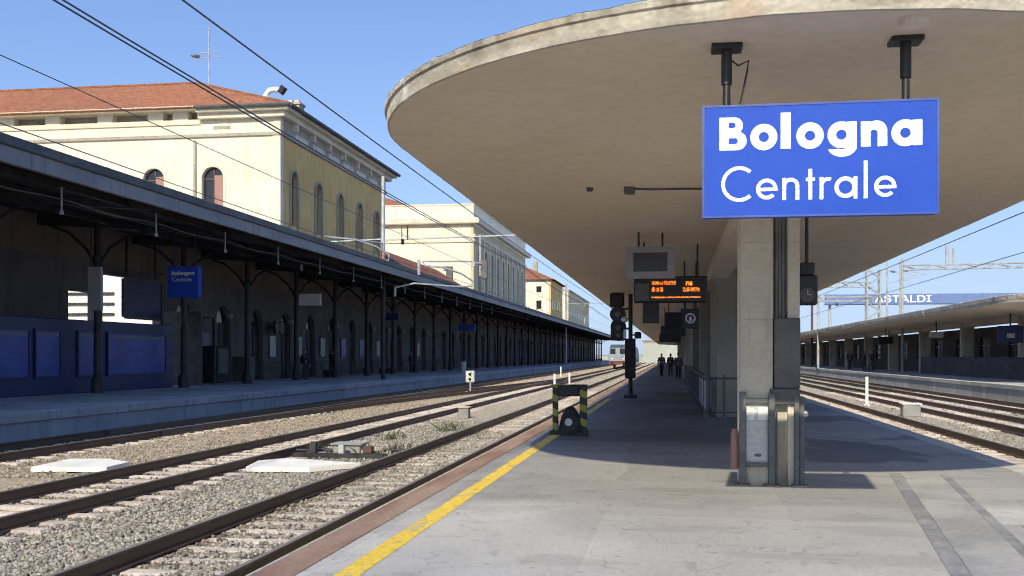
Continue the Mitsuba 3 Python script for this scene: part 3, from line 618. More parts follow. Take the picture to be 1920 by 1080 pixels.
obj('hand', bx(1.876, 1.884, 15.365, 15.370, 2.46, 2.54), 'm_offwhite', ck); obj('hand', bx(1.88, 1.94, 15.365, 15.370, 2.456, 2.464), 'm_offwhite', ck)
obj('hanger_rod', tube([(1.88, 15.48, 2.9), (1.88, 15.48, cz(1.88, 15.48))], 0.025, 8), 'm_iron', ck)

# stair housing wall and railings behind the front pillar
sh = thing('stair_wall', 'grey concrete wall of the underpass stairs behind the front pillar', 'wall')
obj('wall', bx(1.13, 1.40, 28.2, 46.0, 0.0, zc - 0.26, 0.01), 'm_shadewall', sh)
obj('end_wall', bx(1.12, 2.7, 27.9, 28.19, 0.0, zc - 0.02, 0.01), 'm_shadewall', sh)
rl = thing('stair_railing', 'dark metal railing around the underpass stairs along the walkway', 'railing')
obj('top_rail', tube([(0.80, 25.6, 1.06), (1.60, 25.6, 1.06)], 0.025), 'm_steel', rl)
obj('lower_rail', tube([(0.80, 25.6, 0.25), (1.60, 25.6, 0.25)], 0.018), 'm_steel', rl)
for x in (1.2, 1.58): obj('post', tube([(x, 25.6, 0), (x, 25.6, 1.14)], 0.03), 'm_steel', rl)
obj('top_rail', tube([(0.80, 25.6, 1.06), (0.72, 40, 1.06), (0.66, 58, 1.06)], 0.025), 'm_steel', rl)
obj('lower_rail', tube([(0.80, 25.6, 0.25), (0.72, 40, 0.25), (0.66, 58, 0.25)], 0.018), 'm_steel', rl)
for i in range(17):
    y = 25.6 + 2.0 * i; x = 0.80 - 0.0046 * (y - 25.6)
    obj('post', tube([(x, y, 0), (x, y, 1.14)], 0.03), 'm_steel', rl)
for i in range(3):
    y = 26.7 + 2.0 * i
    obj('infill_panel', bx(0.775 - 0.0046 * i * 2, 0.795 - 0.0046 * i * 2, y - 0.55, y + 0.55, 0.30, 0.98), 'm_galv', rl)

# railway signal under the left canopy edge
si = thing('railway_signal', 'dark railway signal mast with lamp heads and relay cabinet at the left platform edge', 'railway signal')
def cyl(x, y, z0, z1, r, n=14): return tube([(x, y, z0), (x, y, z1)], r, n)
def disc_y(x, y, z, r, d, n=24): return moved(trimesh.creation.cylinder(r, d, sections=n).apply_transform(trimesh.transformations.rotation_matrix(math.pi / 2, [1, 0, 0])), x, y, z)
QX, QY = -1.6, 40.4
obj('mast', cyl(QX, QY, 0, 3.95, 0.08), 'm_iron', si, smooth=40)
obj('foot', bx(QX - 0.25, QX + 0.25, QY - 0.25, QY + 0.25, 0, 0.12, 0.03), 'm_iron', si)
obj('cabinet', bx(QX - 0.20, QX + 0.20, QY - 0.28, QY - 0.1, 0.75, 2.25, 0.03), 'm_blackmat', si)
obj('arm', cat_(bx(QX - 0.65, QX, QY - 0.04, QY + 0.04, 3.35, 3.42), bx(QX - 0.65, QX, QY - 0.04, QY + 0.04, 2.6, 2.67), bx(QX - 0.03, QX + 0.3, QY - 0.04, QY + 0.04, 2.36, 2.42)), 'm_iron', si)
h = obj('lamp_head', bx(-2.38, -1.84, QY - 0.12, QY + 0.04, 3.46, 4.0, 0.05), 'm_black', si); obj('lens', disc_y(-2.11, QY - 0.13, 3.73, 0.13, 0.03), 'm_glass', h)
h = obj('lamp_head', disc_y(-2.08, QY - 0.04, 3.18, 0.30, 0.12), 'm_black', si); obj('lens', disc_y(-2.08, QY - 0.11, 3.18, 0.11, 0.03), 'm_glass', h)
h = obj('lamp_head', along_y(unary_union([disc(-2.06, 2.72, 0.27), sbox(-2.33, 2.22, -1.79, 2.72)]).buffer(0.02), QY + 0.04, 0.12), 'm_blackmat', si)
obj('lens', disc_y(-2.06, QY - 0.09, 2.66, 0.11, 0.03), 'm_screen', h); obj('lens', disc_y(-2.06, QY - 0.09, 2.38, 0.09, 0.03), 'm_screen', h)
obj('white_lamp', lathe([(0, -0.1), (0.1, -0.08), (0.13, 0.02), (0.08, 0.1), (0, 0.11)], 16).apply_translation((-1.82, QY - 0.16, 2.97)), 'm_white', si, smooth=True)
obj('white_plate', bx(-1.86, -1.76, QY - 0.13, QY - 0.1, 2.25, 2.6), 'm_white', si)
obj('side_lamp', bx(-1.44, -1.2, QY - 0.14, QY + 0.08, 2.25, 2.5, 0.03), 'm_black', si)

# striped frame
bf = thing('hazard_frame', 'low black and yellow striped guard frame standing on the platform edge', 'barrier')
for x, w in ((-2.36, 0.055), (-1.79, 0.075)): obj('post', bx(x - w, x + w, 21.26, 21.36, 0, 1.0, 0.012), 'm_hazard', bf)
obj('top_panel', bx(-2.30, -1.868, 21.24, 21.38, 0.78, 1.0, 0.015), 'm_blackmat', bf)
obj('post_cap', bx(-2.43, -1.70, 21.235, 21.385, 1.002, 1.02, 0.004), 'm_hazard', bf)
for x in (-2.36, -1.79): obj('foot', bx(x - 0.1, x + 0.1, 21.2, 21.42, 0, 0.09, 0.015), 'm_black', bf)
hy = thing('hydrant_cover', 'squat black bell shaped housing with pale round disc inside the striped frame', 'hydrant')
obj('body', lathe([(0, 0), (0.24, 0), (0.245, 0.08), (0.22, 0.22), (0.19, 0.36), (0.14, 0.47), (0.09, 0.54), (0.05, 0.57), (0, 0.575)], 24).apply_translation((-2.05, 21.31, 0)), 'm_blackmat', hy, smooth=40)
obj('disc', disc_y(-2.07, 21.08, 0.27, 0.075, 0.05), 'm_galv', hy)
obj('base', bx(-2.32, -1.80, 21.13, 21.5, 0, 0.06, 0.01), 'm_black', hy)

# ---------------------------------------------------------------- left station building, canopy
sb = thing('station_building', 'long dark ground floor front of the station under the left canopy', 'building')
DOORS = [49.4 + 4.62 * i for i in range(58)]
op = [arch(y, 1.75, ZL, 4.3) for y in DOORS]
gap = unary_union([sbox(39.2, ZL, 41.3, 4.25), sbox(41.8, ZL, 46.9, 5.1)])
WX = -24.0
wall = sbox(10, ZL - 0.3, 325, 5.5).difference(unary_union(op + [gap]))
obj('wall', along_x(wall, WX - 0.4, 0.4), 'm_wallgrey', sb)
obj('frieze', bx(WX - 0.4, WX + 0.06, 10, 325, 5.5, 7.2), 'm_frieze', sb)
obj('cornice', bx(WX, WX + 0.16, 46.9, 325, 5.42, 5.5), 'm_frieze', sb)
leaf = mikit.ply(along_x(sbox(-0.86, 0.0, 0.86, 3.2), 0, 0.05), 'm_doorleaf')
leafb = mikit.ply(along_x(sbox(-0.86, 0.0, 0.86, 3.2), 0, 0.05), 'm_doorblue')
fan = mikit.ply(along_x(unary_union([arch(0, 1.7, 3.26, 4.26)]).difference(unary_union([sbox(-0.03, 3.2, 0.03, 4.3), sbox(-0.45, 3.2, -0.41, 4.3), sbox(0.41, 3.2, 0.45, 4.3)])), 0, 0.04), 'm_glass')
transom = mikit.ply(bx(0, 0.1, -0.87, 0.87, 3.2, 3.27), 'm_iron')
lampd = mikit.ply(trimesh.creation.icosphere(2, 0.19), 'm_fan')
stile = mikit.ply(cat_(bx(0.05, 0.09, -0.04, 0.04, 0, 3.2), bx(0.05, 0.08, -0.7, -0.15, 0.3, 1.2), bx(0.05, 0.08, 0.15, 0.7, 0.3, 1.2)), 'm_iron')
for i, y in enumerate(DOORS):
    d = put('door', at(leafb if i in (8, 15) else leaf, WX - 0.3, y, ZL), sb)
    put('fanlight', at(fan, WX - 0.3, y, 0), d); put('transom', at(transom, WX - 0.3, y, 0), d)
    if i < 14: put('stile', at(stile, WX - 0.3, y, ZL), d)
    if R.random() < 0.75: put('wall_lamp', at(lampd, WX + 0.28, y + 0.15, 3.75), sb)
for a, b in zip([46.9] + [y + 0.9 for y in DOORS], [y - 0.9 for y in DOORS] + [325]):
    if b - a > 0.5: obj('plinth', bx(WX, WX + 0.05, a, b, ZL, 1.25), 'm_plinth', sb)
for i in range(0, 16):
    y = DOORS[i] + 2.31
    if R.random() < 0.6:
        q = obj('notice_case', bx(WX + 0.002, WX + 0.07, y - 0.55, y + 0.55, 1.45, 2.9, 0.01), R.choice(['m_darkgrey', 'm_iron', 'm_bluedark']), sb)
        obj('sheet', bx(WX + 0.071, WX + 0.078, y - 0.45, y + 0.45, 1.55, 2.8), R.choice(['m_bluepanel', 'm_fan', 'm_offwhite', 'm_doorblue', 'm_pinkred']), q)
# open passage to the sunlit yard
yw = thing('yard_wall', 'bright sunlit white wall seen through the passage at far left', 'wall')
obj('wall', bx(-42, -24.45, 52.4, 52.8, 0, 6.6), 'm_plaster', yw)
obj('coping', bx(-42, -24.45, 52.3, 52.9, 6.6, 6.75), 'm_trim', yw)
for z in (3.75, 4.3, 4.85): obj('slat', bx(-36, -29.4, 52.28, 52.39, z, z + 0.13), 'm_iron', yw)
# lean-to canopy
lc = thing('left_canopy', 'long dark iron canopy with blue grey fascia along the station building on the left', 'canopy')
FX = -14.9
obj('fascia', bx(FX - 0.12, FX, 8, 325, 5.98, 6.36, 0.01), 'm_fascia', lc)
obj('gutter', cat_(bx(FX - 0.3, FX + 0.07, 8, 325, 6.362, 6.60, 0.02)), 'm_gutter', lc)
roofp = Polygon([(FX - 0.122, 6.2), (FX - 0.122, 6.5), (-26, 7.6), (-26, 7.2)])
obj('roof', along_y(roofp, 325, 317), 'm_underroof', lc)
COLY = [30.0 + 7.1 * i for i in range(42)]
colm = cat_(lathe([(0, 0), (0.24, 0), (0.24, 0.5), (0.17, 0.6), (0.15, 0.7), (0.13, 4.9), (0.19, 5.0), (0.19, 5.15), (0.13, 5.2), (0.13, 6.4), (0, 6.4)], 14),
            tube([(0.1, 0, 4.9), (0.5, 0, 5.5), (1.3, 0, 5.95), (2.4, 0, 6.15)], 0.06, 6), tube([(-0.1, 0, 4.9), (-0.5, 0, 5.5), (-1.2, 0, 6.1), (-2.0, 0, 6.4)], 0.06, 6))
colp = mikit.ply(colm, 'm_iron', 40)
beamp = mikit.ply(along_y(Polygon([(FX - 0.13, 5.98), (FX - 0.13, 6.19), (-24.0, 7.0), (-24.0, 6.6)]), 0.08, 0.16), 'm_iron')
for y in COLY:
    put('column', at(colp, -21.5, y, ZL), lc); put('roof_beam', at(beamp, 0, y, 0), lc)
for x in (-16.4, -18.6, -20.9): obj('purlin', bx(x - 0.07, x + 0.07, 8, 325, 5.98 + 0.087 * (FX - x), 6.17 + 0.087 * (FX - x)), 'm_iron', lc)
obj('cable', tube([(-16.1, y, 5.80 - 0.10 * math.sin(math.pi * ((y - 26) % 5.2) / 5.2)) for y in np.arange(20, 120, 1.3)], 0.018, 5), 'm_darkgrey', lc)
for y in np.arange(26, 96, 5.2): obj('cable_hanger', cat_(tube([(-16.1, y, 5.45), (-16.1, y, 6.1)], 0.025, 6), bx(-16.14, -16.06, y - 0.03, y + 0.03, 5.36, 5.46)), 'm_mast', lc)
# things under it
ls = thing('station_sign', 'small shaded blue station sign hanging under the left canopy', 'station sign')
obj('board', bx(-19.1, -17.85, 37.9, 38.2, 3.82, 5.02, 0.02), 'm_blue', ls)
for sh_, zz in ((LB, 4.62), (LL, 4.62)):
    obj('lettering', lay(sh_, 1.06, -18.47, 37.9, zz), 'm_letter', ls)
for x in (-18.9, -18.05): obj('hanger_rod', tube([(x, 38.05, 5.0), (x, 38.05, 6.25)], 0.03, 8), 'm_iron', ls)
wb = thing('hanging_panel', 'plain white hanging panel under the left canopy', 'panel')
obj('panel', bx(-20.3, -19.05, 55.5, 55.65, 4.35, 5.0, 0.02), 'm_white', wb)
for x in (-20.1, -19.3): obj('hanger_rod', tube([(x, 55.58, 5.0), (x, 55.58, 6.4)], 0.025, 8), 'm_iron', wb)
for x, y, z, w, h, mt, lab in ((-19.4, 71, 4.3, 1.3, 0.5, 'm_bluedark', 'dark blue hanging sign under the left canopy past the white panel'), (-18.9, 96, 4.2, 1.6, 0.6, 'm_bluepanel', 'blue hanging sign far along under the left canopy'), (-19.6, 33.6, 3.9, 0.5, 1.5, 'm_fan', 'narrow upright grey hanging sign near the left column')):
    q = thing('hanging_panel', lab, 'panel'); obj('panel', bx(x - w / 2, x + w / 2, y, y + 0.14, z - h / 2, z + h / 2, 0.015), mt, q)
    for dx in (-w / 3, w / 3): obj('hanger_rod', tube([(x + dx, y + 0.07, z + h / 2 - 0.01), (x + dx, y + 0.07, 6.35)], 0.025, 6), 'm_iron', q)
tb = thing('timetable_board', 'dark blue timetable board mounted in front of the sunlit passage', 'board')
obj('panel', bx(-23.6, -23.4, 42.6, 45.85, 3.28, 4.95, 0.02), 'm_bluedark', tb)
obj('frame', along_x(sbox(42.5, 3.2, 45.95, 5.05).difference(sbox(42.62, 3.3, 45.83, 4.93)), -23.42, 0.06), 'm_darkgrey', tb)
for y in (42.9, 45.5): obj('bracket', bx(-23.55, -23.47, y - 0.05, y + 0.05, 4.96, 6.7), 'm_iron', tb)
hd = thing('advert_hoarding', 'long dark blue hoarding with lighter blue poster panels at far left', 'hoarding')
obj('body', bx(-22.5, -22.2, 26, 44.6, ZL, 2.96, 0.02), 'm_bluedark', hd)
for y0, y1 in ((27.5, 30.6), (31.4, 33.8), (34.2, 35.7), (36.9, 38.1), (39.0, 43.8)):
    q = obj('poster_panel', bx(-22.19, -22.16, y0, y1, 0.85, 2.5), 'm_bluepanel', hd)
    obj('frame', along_x(sbox(y0 - 0.06, 0.79, y1 + 0.06, 2.56).difference(sbox(y0 + 0.02, 0.87, y1 - 0.02, 2.48)), -22.2, 0.07), 'm_bluedark', q)
    obj('header_strip', bx(-22.158, -22.152, y0 + 0.1, y1 - 0.1, 2.30, 2.42), 'm_doorblue', q)
kk = thing('glass_kiosk', 'dark framed kiosk booth beside the blue hoarding', 'kiosk')
obj('frame', cat_(bx(-23.9, -22.0, 47.0, 47.15, ZL, 3.6), bx(-22.12, -22.0, 48.5, 48.62, ZL, 3.6), bx(-23.9, -22.0, 47.0, 48.62, 3.45, 3.7)), 'm_iron', kk)
obj('panel', bx(-23.7, -22.1, 47.152, 47.2, ZL, 3.44), 'm_darkgrey', kk)
vm = thing('vending_machine', 'dark vending machine against the station wall left of the first door', 'vending machine')
obj('body', bx(-23.95, -23.1, 51.2, 53.0, ZL, 2.1, 0.03), 'm_blackmat', vm); obj('front_panel', bx(-23.1, -23.06, 51.3, 52.5, 0.7, 1.95), 'm_darkgrey', vm)
vm = thing('ticket_machine', 'low grey ticket machine standing right of the vending machine', 'ticket machine')
obj('body', bx(-23.95, -23.2, 55.2, 56.4, ZL, 1.55, 0.03), 'm_darkgrey', vm); obj('screen', bx(-23.2, -23.17, 55.4, 56.1, 0.95, 1.4), 'm_screen', vm)
al = thing('alarm_box', 'small red alarm box on the station wall near the kiosk', 'alarm box')
obj('case', bx(-23.96, -23.8, 50.8, 51.1, 2.15, 2.75, 0.02), 'm_red', al); obj('panel', bx(-23.8, -23.79, 50.86, 51.04, 2.3, 2.6), 'm_black', al)
wc = thing('wall_clock', 'pair of round clock dials on a bracket by the third arched door', 'clock')
for dy in (0, 0.75):
    obj('dial', cat_(lathe([(0, -0.06), (0.36, -0.06), (0.38, 0.0), (0.36, 0.06), (0, 0.06)], 24).apply_transform(trimesh.transformations.rotation_matrix(math.pi / 2, [0, 1, 0])).apply_translation((-23.4, 60.2 + dy, 3.3))), 'm_darkgrey', wc, smooth=30)
    obj('rim', lathe([(0.34, -0.07), (0.40, -0.07), (0.40, 0.07), (0.34, 0.07), (0.34, -0.07)], 24).apply_transform(trimesh.transformations.rotation_matrix(math.pi / 2, [0, 1, 0])).apply_translation((-23.4, 60.2 + dy, 3.3)), 'm_black', wc)
obj('bracket', bx(-23.99, -23.46, 60.5, 60.6, 3.27, 3.33), 'm_iron', wc)
for (y0, lab) in ((66.2, 'low dark bench along the station wall near the two waiting people'), (79.5, 'low dark bench farther along the station wall')):
    b = thing('bench', lab, 'bench')
    obj('seat', bx(-22.6, -22.15, y0, y0 + 1.8, ZL + 0.42, ZL + 0.47, 0.01), 'm_iron', b); obj('backrest', bx(-22.66, -22.6, y0, y0 + 1.8, ZL + 0.5, ZL + 0.9, 0.01), 'm_iron', b)
    for y in (y0 + 0.1, y0 + 1.7): obj('leg', bx(-22.6, -22.2, y - 0.03, y + 0.03, ZL, ZL + 0.42), 'm_iron', b)
bn = thing('litter_bin', 'pale litter bin standing on the left platform far along', 'bin')
obj('body', lathe([(0, 0), (0.22, 0), (0.25, 0.85), (0.25, 0.9), (0, 0.9)], 14).apply_translation((-17.6, 88, ZL)), 'm_offwhite', bn); obj('lid', lathe([(0, 0.9), (0.27, 0.9), (0.2, 1.05), (0, 1.08)], 14).apply_translation((-17.6, 88, ZL)), 'm_darkgrey', bn)

# ---------------------------------------------------------------- upper buildings
BX = -26.0
def ew(b, c, w, z0, z1, yf, round_=True, mat='m_glass', leafm=None):
    """window in a wall facing -y (recess, pane, surround)"""
    wd = obj('window', along_y(arch(c, w, z0, z1).buffer(0.02), yf + 0.34, 0.05), mat, b)
    if leafm: obj('shutter', bx(c + 0.05, c + w / 2 - 0.03, yf + 0.22, yf + 0.28, z0, z1 - w * 0.35), leafm, wd)
    obj('mullion', cat_(bx(c - 0.04, c + 0.04, yf + 0.24, yf + 0.287, z0, z1 - 0.06), bx(c - w / 2, c + w / 2, yf + 0.24, yf + 0.286, z1 - w / 2 - 0.05, z1 - w / 2 + 0.03)), 'm_shutter', wd)
def pavilion():
    b = thing('station_pavilion', 'cream and ochre station pavilion with red hipped tile roof and arched windows', 'building')
    y0, y1, xl, ze, zt = 67.5, 93.6, -58.0, 17.55, 16.5
    ends = [(-30.75, 1.5), (-35.0, 1.5), (-39.3, 1.5)]
    holes = unary_union([arch(c, w, 10.6, 14.35) for c, w in ends])
    obj('end_wall', along_y(sbox(xl, 0, BX - 0.4, ze).difference(holes), y0 + 0.45, 0.45), 'm_cream', b)
    for c, w in ends:
        ew(b, c, w, 10.6, 14.35, y0, leafm='m_pinkred')
        obj('window_surround', along_y(arch(c, w + 0.34, 10.6, 14.52).difference(arch(c, w + 0.02, 10.5, 14.36)), y0 - 0.001, 0.06), 'm_trim', b)
    WY = [70.0, 75.15, 80.3, 85.45, 90.6]
    holes = unary_union([arch(c, 1.3, 10.6, 14.3) for c in WY])
    obj('facade', along_x(sbox(y0, 0, y1, ze).difference(holes), BX - 0.4, 0.4), 'm_ochre', b)
    for c in WY:
        w = obj('window', along_x(arch(c, 1.36, 10.6, 14.34), BX - 0.33, 0.05), 'm_glass', b)
        obj('mullion', cat_(bx(BX - 0.28, BX - 0.23, c - 0.04, c + 0.04, 10.6, 14.2), bx(BX - 0.28, BX - 0.23, c - 0.65, c + 0.65, 13.55, 13.65)), 'm_shutter', w)
        obj('window_surround', along_x(arch(c, 1.66, 10.4, 14.48).difference(arch(c, 1.31, 10.3, 14.31)), BX + 0.001, 0.14), 'm_greytrim', b)
    obj('back_wall', cat_(bx(xl, BX - 0.4, y1 - 0.4, y1, 0, ze)), 'm_cream', b)
    # string course, frieze, cornice
    obj('string_course', cat_(bx(xl, BX + 0.14, y0 - 0.16, y0 - 0.002, 16.37, 16.57), bx(BX + 0.002, BX + 0.16, y0, y1, 16.37, 16.57)), 'm_greytrim', b)
    obj('corner_pier', bx(BX - 0.5, BX + 0.06, y0 - 0.07, y0 + 0.45, 7, 16.37), 'm_cream', b)
    obj('corner_pier', bx(BX - 0.5, BX + 0.06, y0 - 0.07, y0 + 0.45, 16.57, 17.55), 'm_cream', b)
    obj('cornice', cat_(bx(-31.6, BX + 0.5, y0 - 0.5, y0 - 0.003, 17.55, 17.9), bx(-31.6, BX + 0.9, y0 - 0.9, y0 - 0.003, 17.902, 18.17, 0.04), bx(BX + 0.003, BX + 0.5, y0, y1 + 0.5, 17.55, 17.9), bx(BX + 0.003, BX + 0.9, y0, y1 + 0.9, 17.902, 18.17, 0.04)), 'm_trim', b)
    obj('frieze', bx(BX + 0.002, BX + 0.045, y0, y1, 16.572, 17.55), 'm_greytrim', b)
    for i in range(7):
        y = y0 + 2.3 + i * 3.6
        obj('eave_bracket', bx(BX + 0.003, BX + 0.42, y - 0.16, y + 0.16, 17.05, 17.55), 'm_trim', b)
        if i < 6: obj('frieze_panel', bx(BX + 0.002, BX + 0.06, y + 0.5, y + 3.1, 16.7, 17.), 'm_trim', b)
    obj('vent', bx(-30.7, -29.5, y0 - 0.05, y0 - 0.002, 16.9, 17.1), 'm_greytrim', b)
    # left stretch: open attic under a thin eave
    obj('attic_wall', bx(xl, -31.6, y0 + 0.8, y0 + 1.1, 17.45, 18.15), 'm_greytrim', b)
    obj('eave', bx(xl, -31.62, y0 - 0.6, y0 + 1.2, 18.17, 18.41, 0.03), 'm_trim', b)
    obj('attic_ledge', bx(xl, -31.62, y0 - 0.12, y0 - 0.003, 17.25, 17.57), 'm_trim', b)
    for x in (-33.1, -34.9, -38.6, -42.5, -46.0): obj('attic_pier', bx(x - 0.55, x + 0.55, y0 + 0.02, y0 + 0.7, 17.55, 18.17), 'm_cream', b)
    # hip roof
    zb, zr_, hy = 18.21, 23.6, (y0 + y1) / 2
    e = 1.0
    A, B_, C_, D_ = (BX + e, y0 - e, zb), (BX + e, y1 + e, zb), (xl, y1 + e, zb), (xl, y0 - e, zb)
    P1, P2 = (BX - 12.0, hy, zr_), (xl, hy, zr_)
    V = np.array([A, B_, C_, D_, P1, P2])
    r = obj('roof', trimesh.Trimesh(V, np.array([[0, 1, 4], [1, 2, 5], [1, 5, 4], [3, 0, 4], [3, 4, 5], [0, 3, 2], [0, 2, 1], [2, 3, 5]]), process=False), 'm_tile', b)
    obj('ridge_cap', cat_(tube([P1, P2], 0.16, 8), tube([A, P1], 0.14, 8), tube([B_, P1], 0.14, 8)), 'm_tile', r)
    obj('roof_gutter', cat_(tube([(BX + e + 0.08, y0 - e, zb - 0.03), (BX + e + 0.08, y1 + e, zb - 0.03)], 0.14, 8), tube([(-31.6, y0 - e - 0.08, zb - 0.03), (BX + e + 0.1, y0 - e - 0.08, zb - 0.03)], 0.11, 8)), 'm_gutter', r)
    c = obj('chimney', cat_(bx(BX - 1.9, BX - 0.3, 72.0, 73.0, 18.35, 19.5), bx(BX - 2.0, BX - 0.2, 71.9, 73.1, 19.5, 19.65)), 'm_greytrim', r)
    for x in (BX - 1.6, BX - 1.1, BX - 0.6): obj('chimney_pot', bx(x - 0.15, x + 0.15, 72.3, 72.7, 19.65, 19.9), 'm_trim', c)
    f = obj('flue_pipe', tube([(BX - 3.6, 74.0, 19.15), (BX - 3.6, 74.0, 20.75), (BX - 3.3, 74.0, 21.1), (BX - 2.9, 74.0, 21.15), (BX - 2.5, 74.0, 21.1)], 0.2, 12), 'm_white', r, smooth=40)
    obj('flue_cap', tube([(BX - 2.5, 74, 20.85), (BX - 2.15, 74, 21.3)], 0.28, 12), 'm_black', f)
    obj('skylight', bx(-38.3, -37.5, 78.6, 79.4, 22.25, 22.85, 0.03), 'm_black', r)
    an = thing('roof_aerial', 'thin tall aerial mast with crossbars on the red roof', 'aerial')
    obj('pole', tube([(-37.0, 80.5, 22.75), (-37.0, 80.5, 28.15)], 0.045, 6), 'm_mast', an)
    for z, l in ((25.65, 1.1), (26.05, 0.8)): obj('crossbar', tube([(-37 - l, 80.5, z), (-37 + l, 80.5, z)], 0.03, 6), 'm_mast', an)
    obj('dish', lathe([(0, 0), (0.3, 0.06), (0.4, 0.15)], 14).apply_translation((-38.1, 80.4, 25.65)), 'm_mast', an)
    dp = obj('drainpipe', tube([(-32.0, y0 - 0.1, 9), (-32.0, y0 - 0.1, 16.15)], 0.1, 8), 'm_greytrim', b)
pavilion()
# link range between the pavilions
lk = thing('link_range', 'low linking range with dark red roof between the two pavilions', 'building')
obj('facade', bx(-27.0, -26.6, 93.6, 136.9, 0, 9.6), 'm_ochre', lk)
obj('roof', along_y(Polygon([(-26.0, 9.7), (-26.0, 9.9), (-31, 13.0), (-40, 13.0), (-40, 9.7)]), 136.89, 43.28), 'm_darkroof', lk)
obj('eave', bx(-26.6, -25.9, 93.62, 136.88, 9.45, 9.7), 'm_greytrim', lk)
def block2():
    b = thing('station_hall', 'second pale station hall with flat parapet and row of tall narrow windows', 'building')
    y0, y1, xl = 136.9, 186.2, -70.0
    obj('end_wall', bx(xl, BX - 0.4, y0, y0 + 0.5, 0, 19.0), 'm_cream', b)
    WY = [y0 + 4.4 + 5.1 * i for i in range(9)]
    holes = unary_union([arch(c, 1.9, 9.5, 16.2) for c in WY])
    obj('facade', along_x(sbox(y0, 0, y1, 19.0).difference(holes), BX - 0.4, 0.4), 'm_paleochre', b)
    for c in WY:
        w = obj('window', along_x(arch(c, 1.96, 9.5, 16.23), BX - 0.36, 0.05), 'm_glass', b)
        obj('mullion', cat_(bx(BX - 0.31, BX - 0.26, c - 0.05, c + 0.05, 9.5, 16), bx(BX - 0.31, BX - 0.26, c - 0.9, c + 0.9, 13.0, 13.12)), 'm_shutter', w)
        obj('pilaster', bx(BX + 0.002, BX + 0.22, c + 2.1, c + 3.0, 7.5, 17.4), 'm_trim', b)
    obj('cornice', cat_(bx(xl, BX + 0.9, y0 - 0.9, y0 - 0.003, 19.0, 19.75, 0.08), bx(BX + 0.003, BX + 0.9, y0, y1 + 0.9, 19.0, 19.75, 0.08)), 'm_trim', b)
    obj('string_course', cat_(bx(xl, BX + 0.2, y0 - 0.2, y0 - 0.003, 16.6, 16.9), bx(BX + 0.003, BX + 0.22, y0, y1, 17.4, 17.7)), 'm_trim', b)
    obj('parapet', cat_(bx(xl, BX, y0, y0 + 0.5, 19.752, 21.5), bx(BX - 0.5, BX, y0 + 0.5, y1, 19.752, 21.5)), 'm_cream', b)
    obj('parapet_coping', cat_(bx(xl, BX + 0.12, y0 - 0.12, y0 + 0.6, 21.502, 21.68), bx(BX - 0.6, BX + 0.12, y0 + 0.6, y1, 21.502, 21.68)), 'm_trim', b)
    V = np.array([(-29, 140, 20), (-29, 183, 20), (-66, 183, 20), (-66, 140, 20), (-44, 158, 26.0), (-52, 158, 26.0)])
    obj('roof', trimesh.Trimesh(V, np.array([[0, 1, 4], [1, 2, 5], [1, 5, 4], [2, 3, 5], [3, 0, 4], [3, 4, 5]]), process=False), 'm_tile', b)
    obj('roof_deck', bx(xl, BX - 0.5, y0 + 0.5, y1, 18.8, 19.2), 'm_greytrim', b)
    obj('back_wall', bx(xl, BX - 0.4, y1 - 0.5, y1, 0, 19), 'm_cream', b)
    obj('duct', bx(-29.6, -28.8, y0 - 0.5, y0 - 0.003, 11.2, 13.4), 'm_darkgrey', b)
block2()
def block3(y0, y1, xl, ze, zr_, name, label, hip=True):
    b = thing(name, label, 'building')
    obj('end_wall', bx(xl, BX - 0.4, y0, y0 + 0.4, 0, ze), 'm_cream', b)
    obj('facade', bx(BX - 0.4, BX, y0, y1, 0, ze), 'm_ochre' if hip else 'm_paleochre', b)
    obj('back_wall', bx(xl, BX - 0.4, y1 - 0.4, y1, 0, ze), 'm_cream', b)
    for x in ([-28.6, -32.6] if hip else []):
        for z in (16.2, 12.6):
            w = obj('window', bx(x - 0.55, x + 0.55, y0 - 0.04, y0 - 0.003, z - 0.9, z + (0.4 if z > 15 else 0.9)), 'm_glass', b)
            obj('sill', bx(x - 0.7, x + 0.7, y0 - 0.14, y0 - 0.003, z - 1.06, z - 0.9), 'm_trim', w)
    for i in range(int((y1 - y0) / 5)):
        y = y0 + 2.5 + 5 * i
        w = obj('window', bx(BX + 0.003, BX + 0.03, y - 0.6, y + 0.6, 11.8, 13.8), 'm_glass', b); obj('sill', bx(BX + 0.003, BX + 0.14, y - 0.75, y + 0.75, 11.62, 11.8), 'm_trim', w)
    if hip:
        e = 0.9; ym = (y0 + y1) / 2
        V = np.array([(BX + e, y0 - e, ze), (BX + e, y1 + e, ze), (xl, y1 + e, ze), (xl, y0 - e, ze), (BX - 9, ym, zr_), (xl, ym, zr_)])
        obj('roof', trimesh.Trimesh(V, np.array([[0, 1, 4], [1, 2, 5], [1, 5, 4], [3, 0, 4], [3, 4, 5], [0, 3, 2], [0, 2, 1], [2, 3, 5]]), process=False), 'm_tile', b)
        obj('chimney', bx(BX - 5, BX - 4, ym - 4, ym - 3, ze + 1.5, ze + 4.6), 'm_greytrim', b)
    else:
        obj('roof', bx(xl, BX + 0.3, y0 - 0.3, y1, ze, ze + 0.4), 'm_greytrim', b)
block3(226, 250, -52, 18.0, 22.6, 'end_pavilion', 'small far cream pavilion with red hipped roof beyond the second hall')
block3(264.5, 330, -29.0, 17.9, 0, 'far_wing', 'farthest narrow white wing of the station buildings', hip=False)

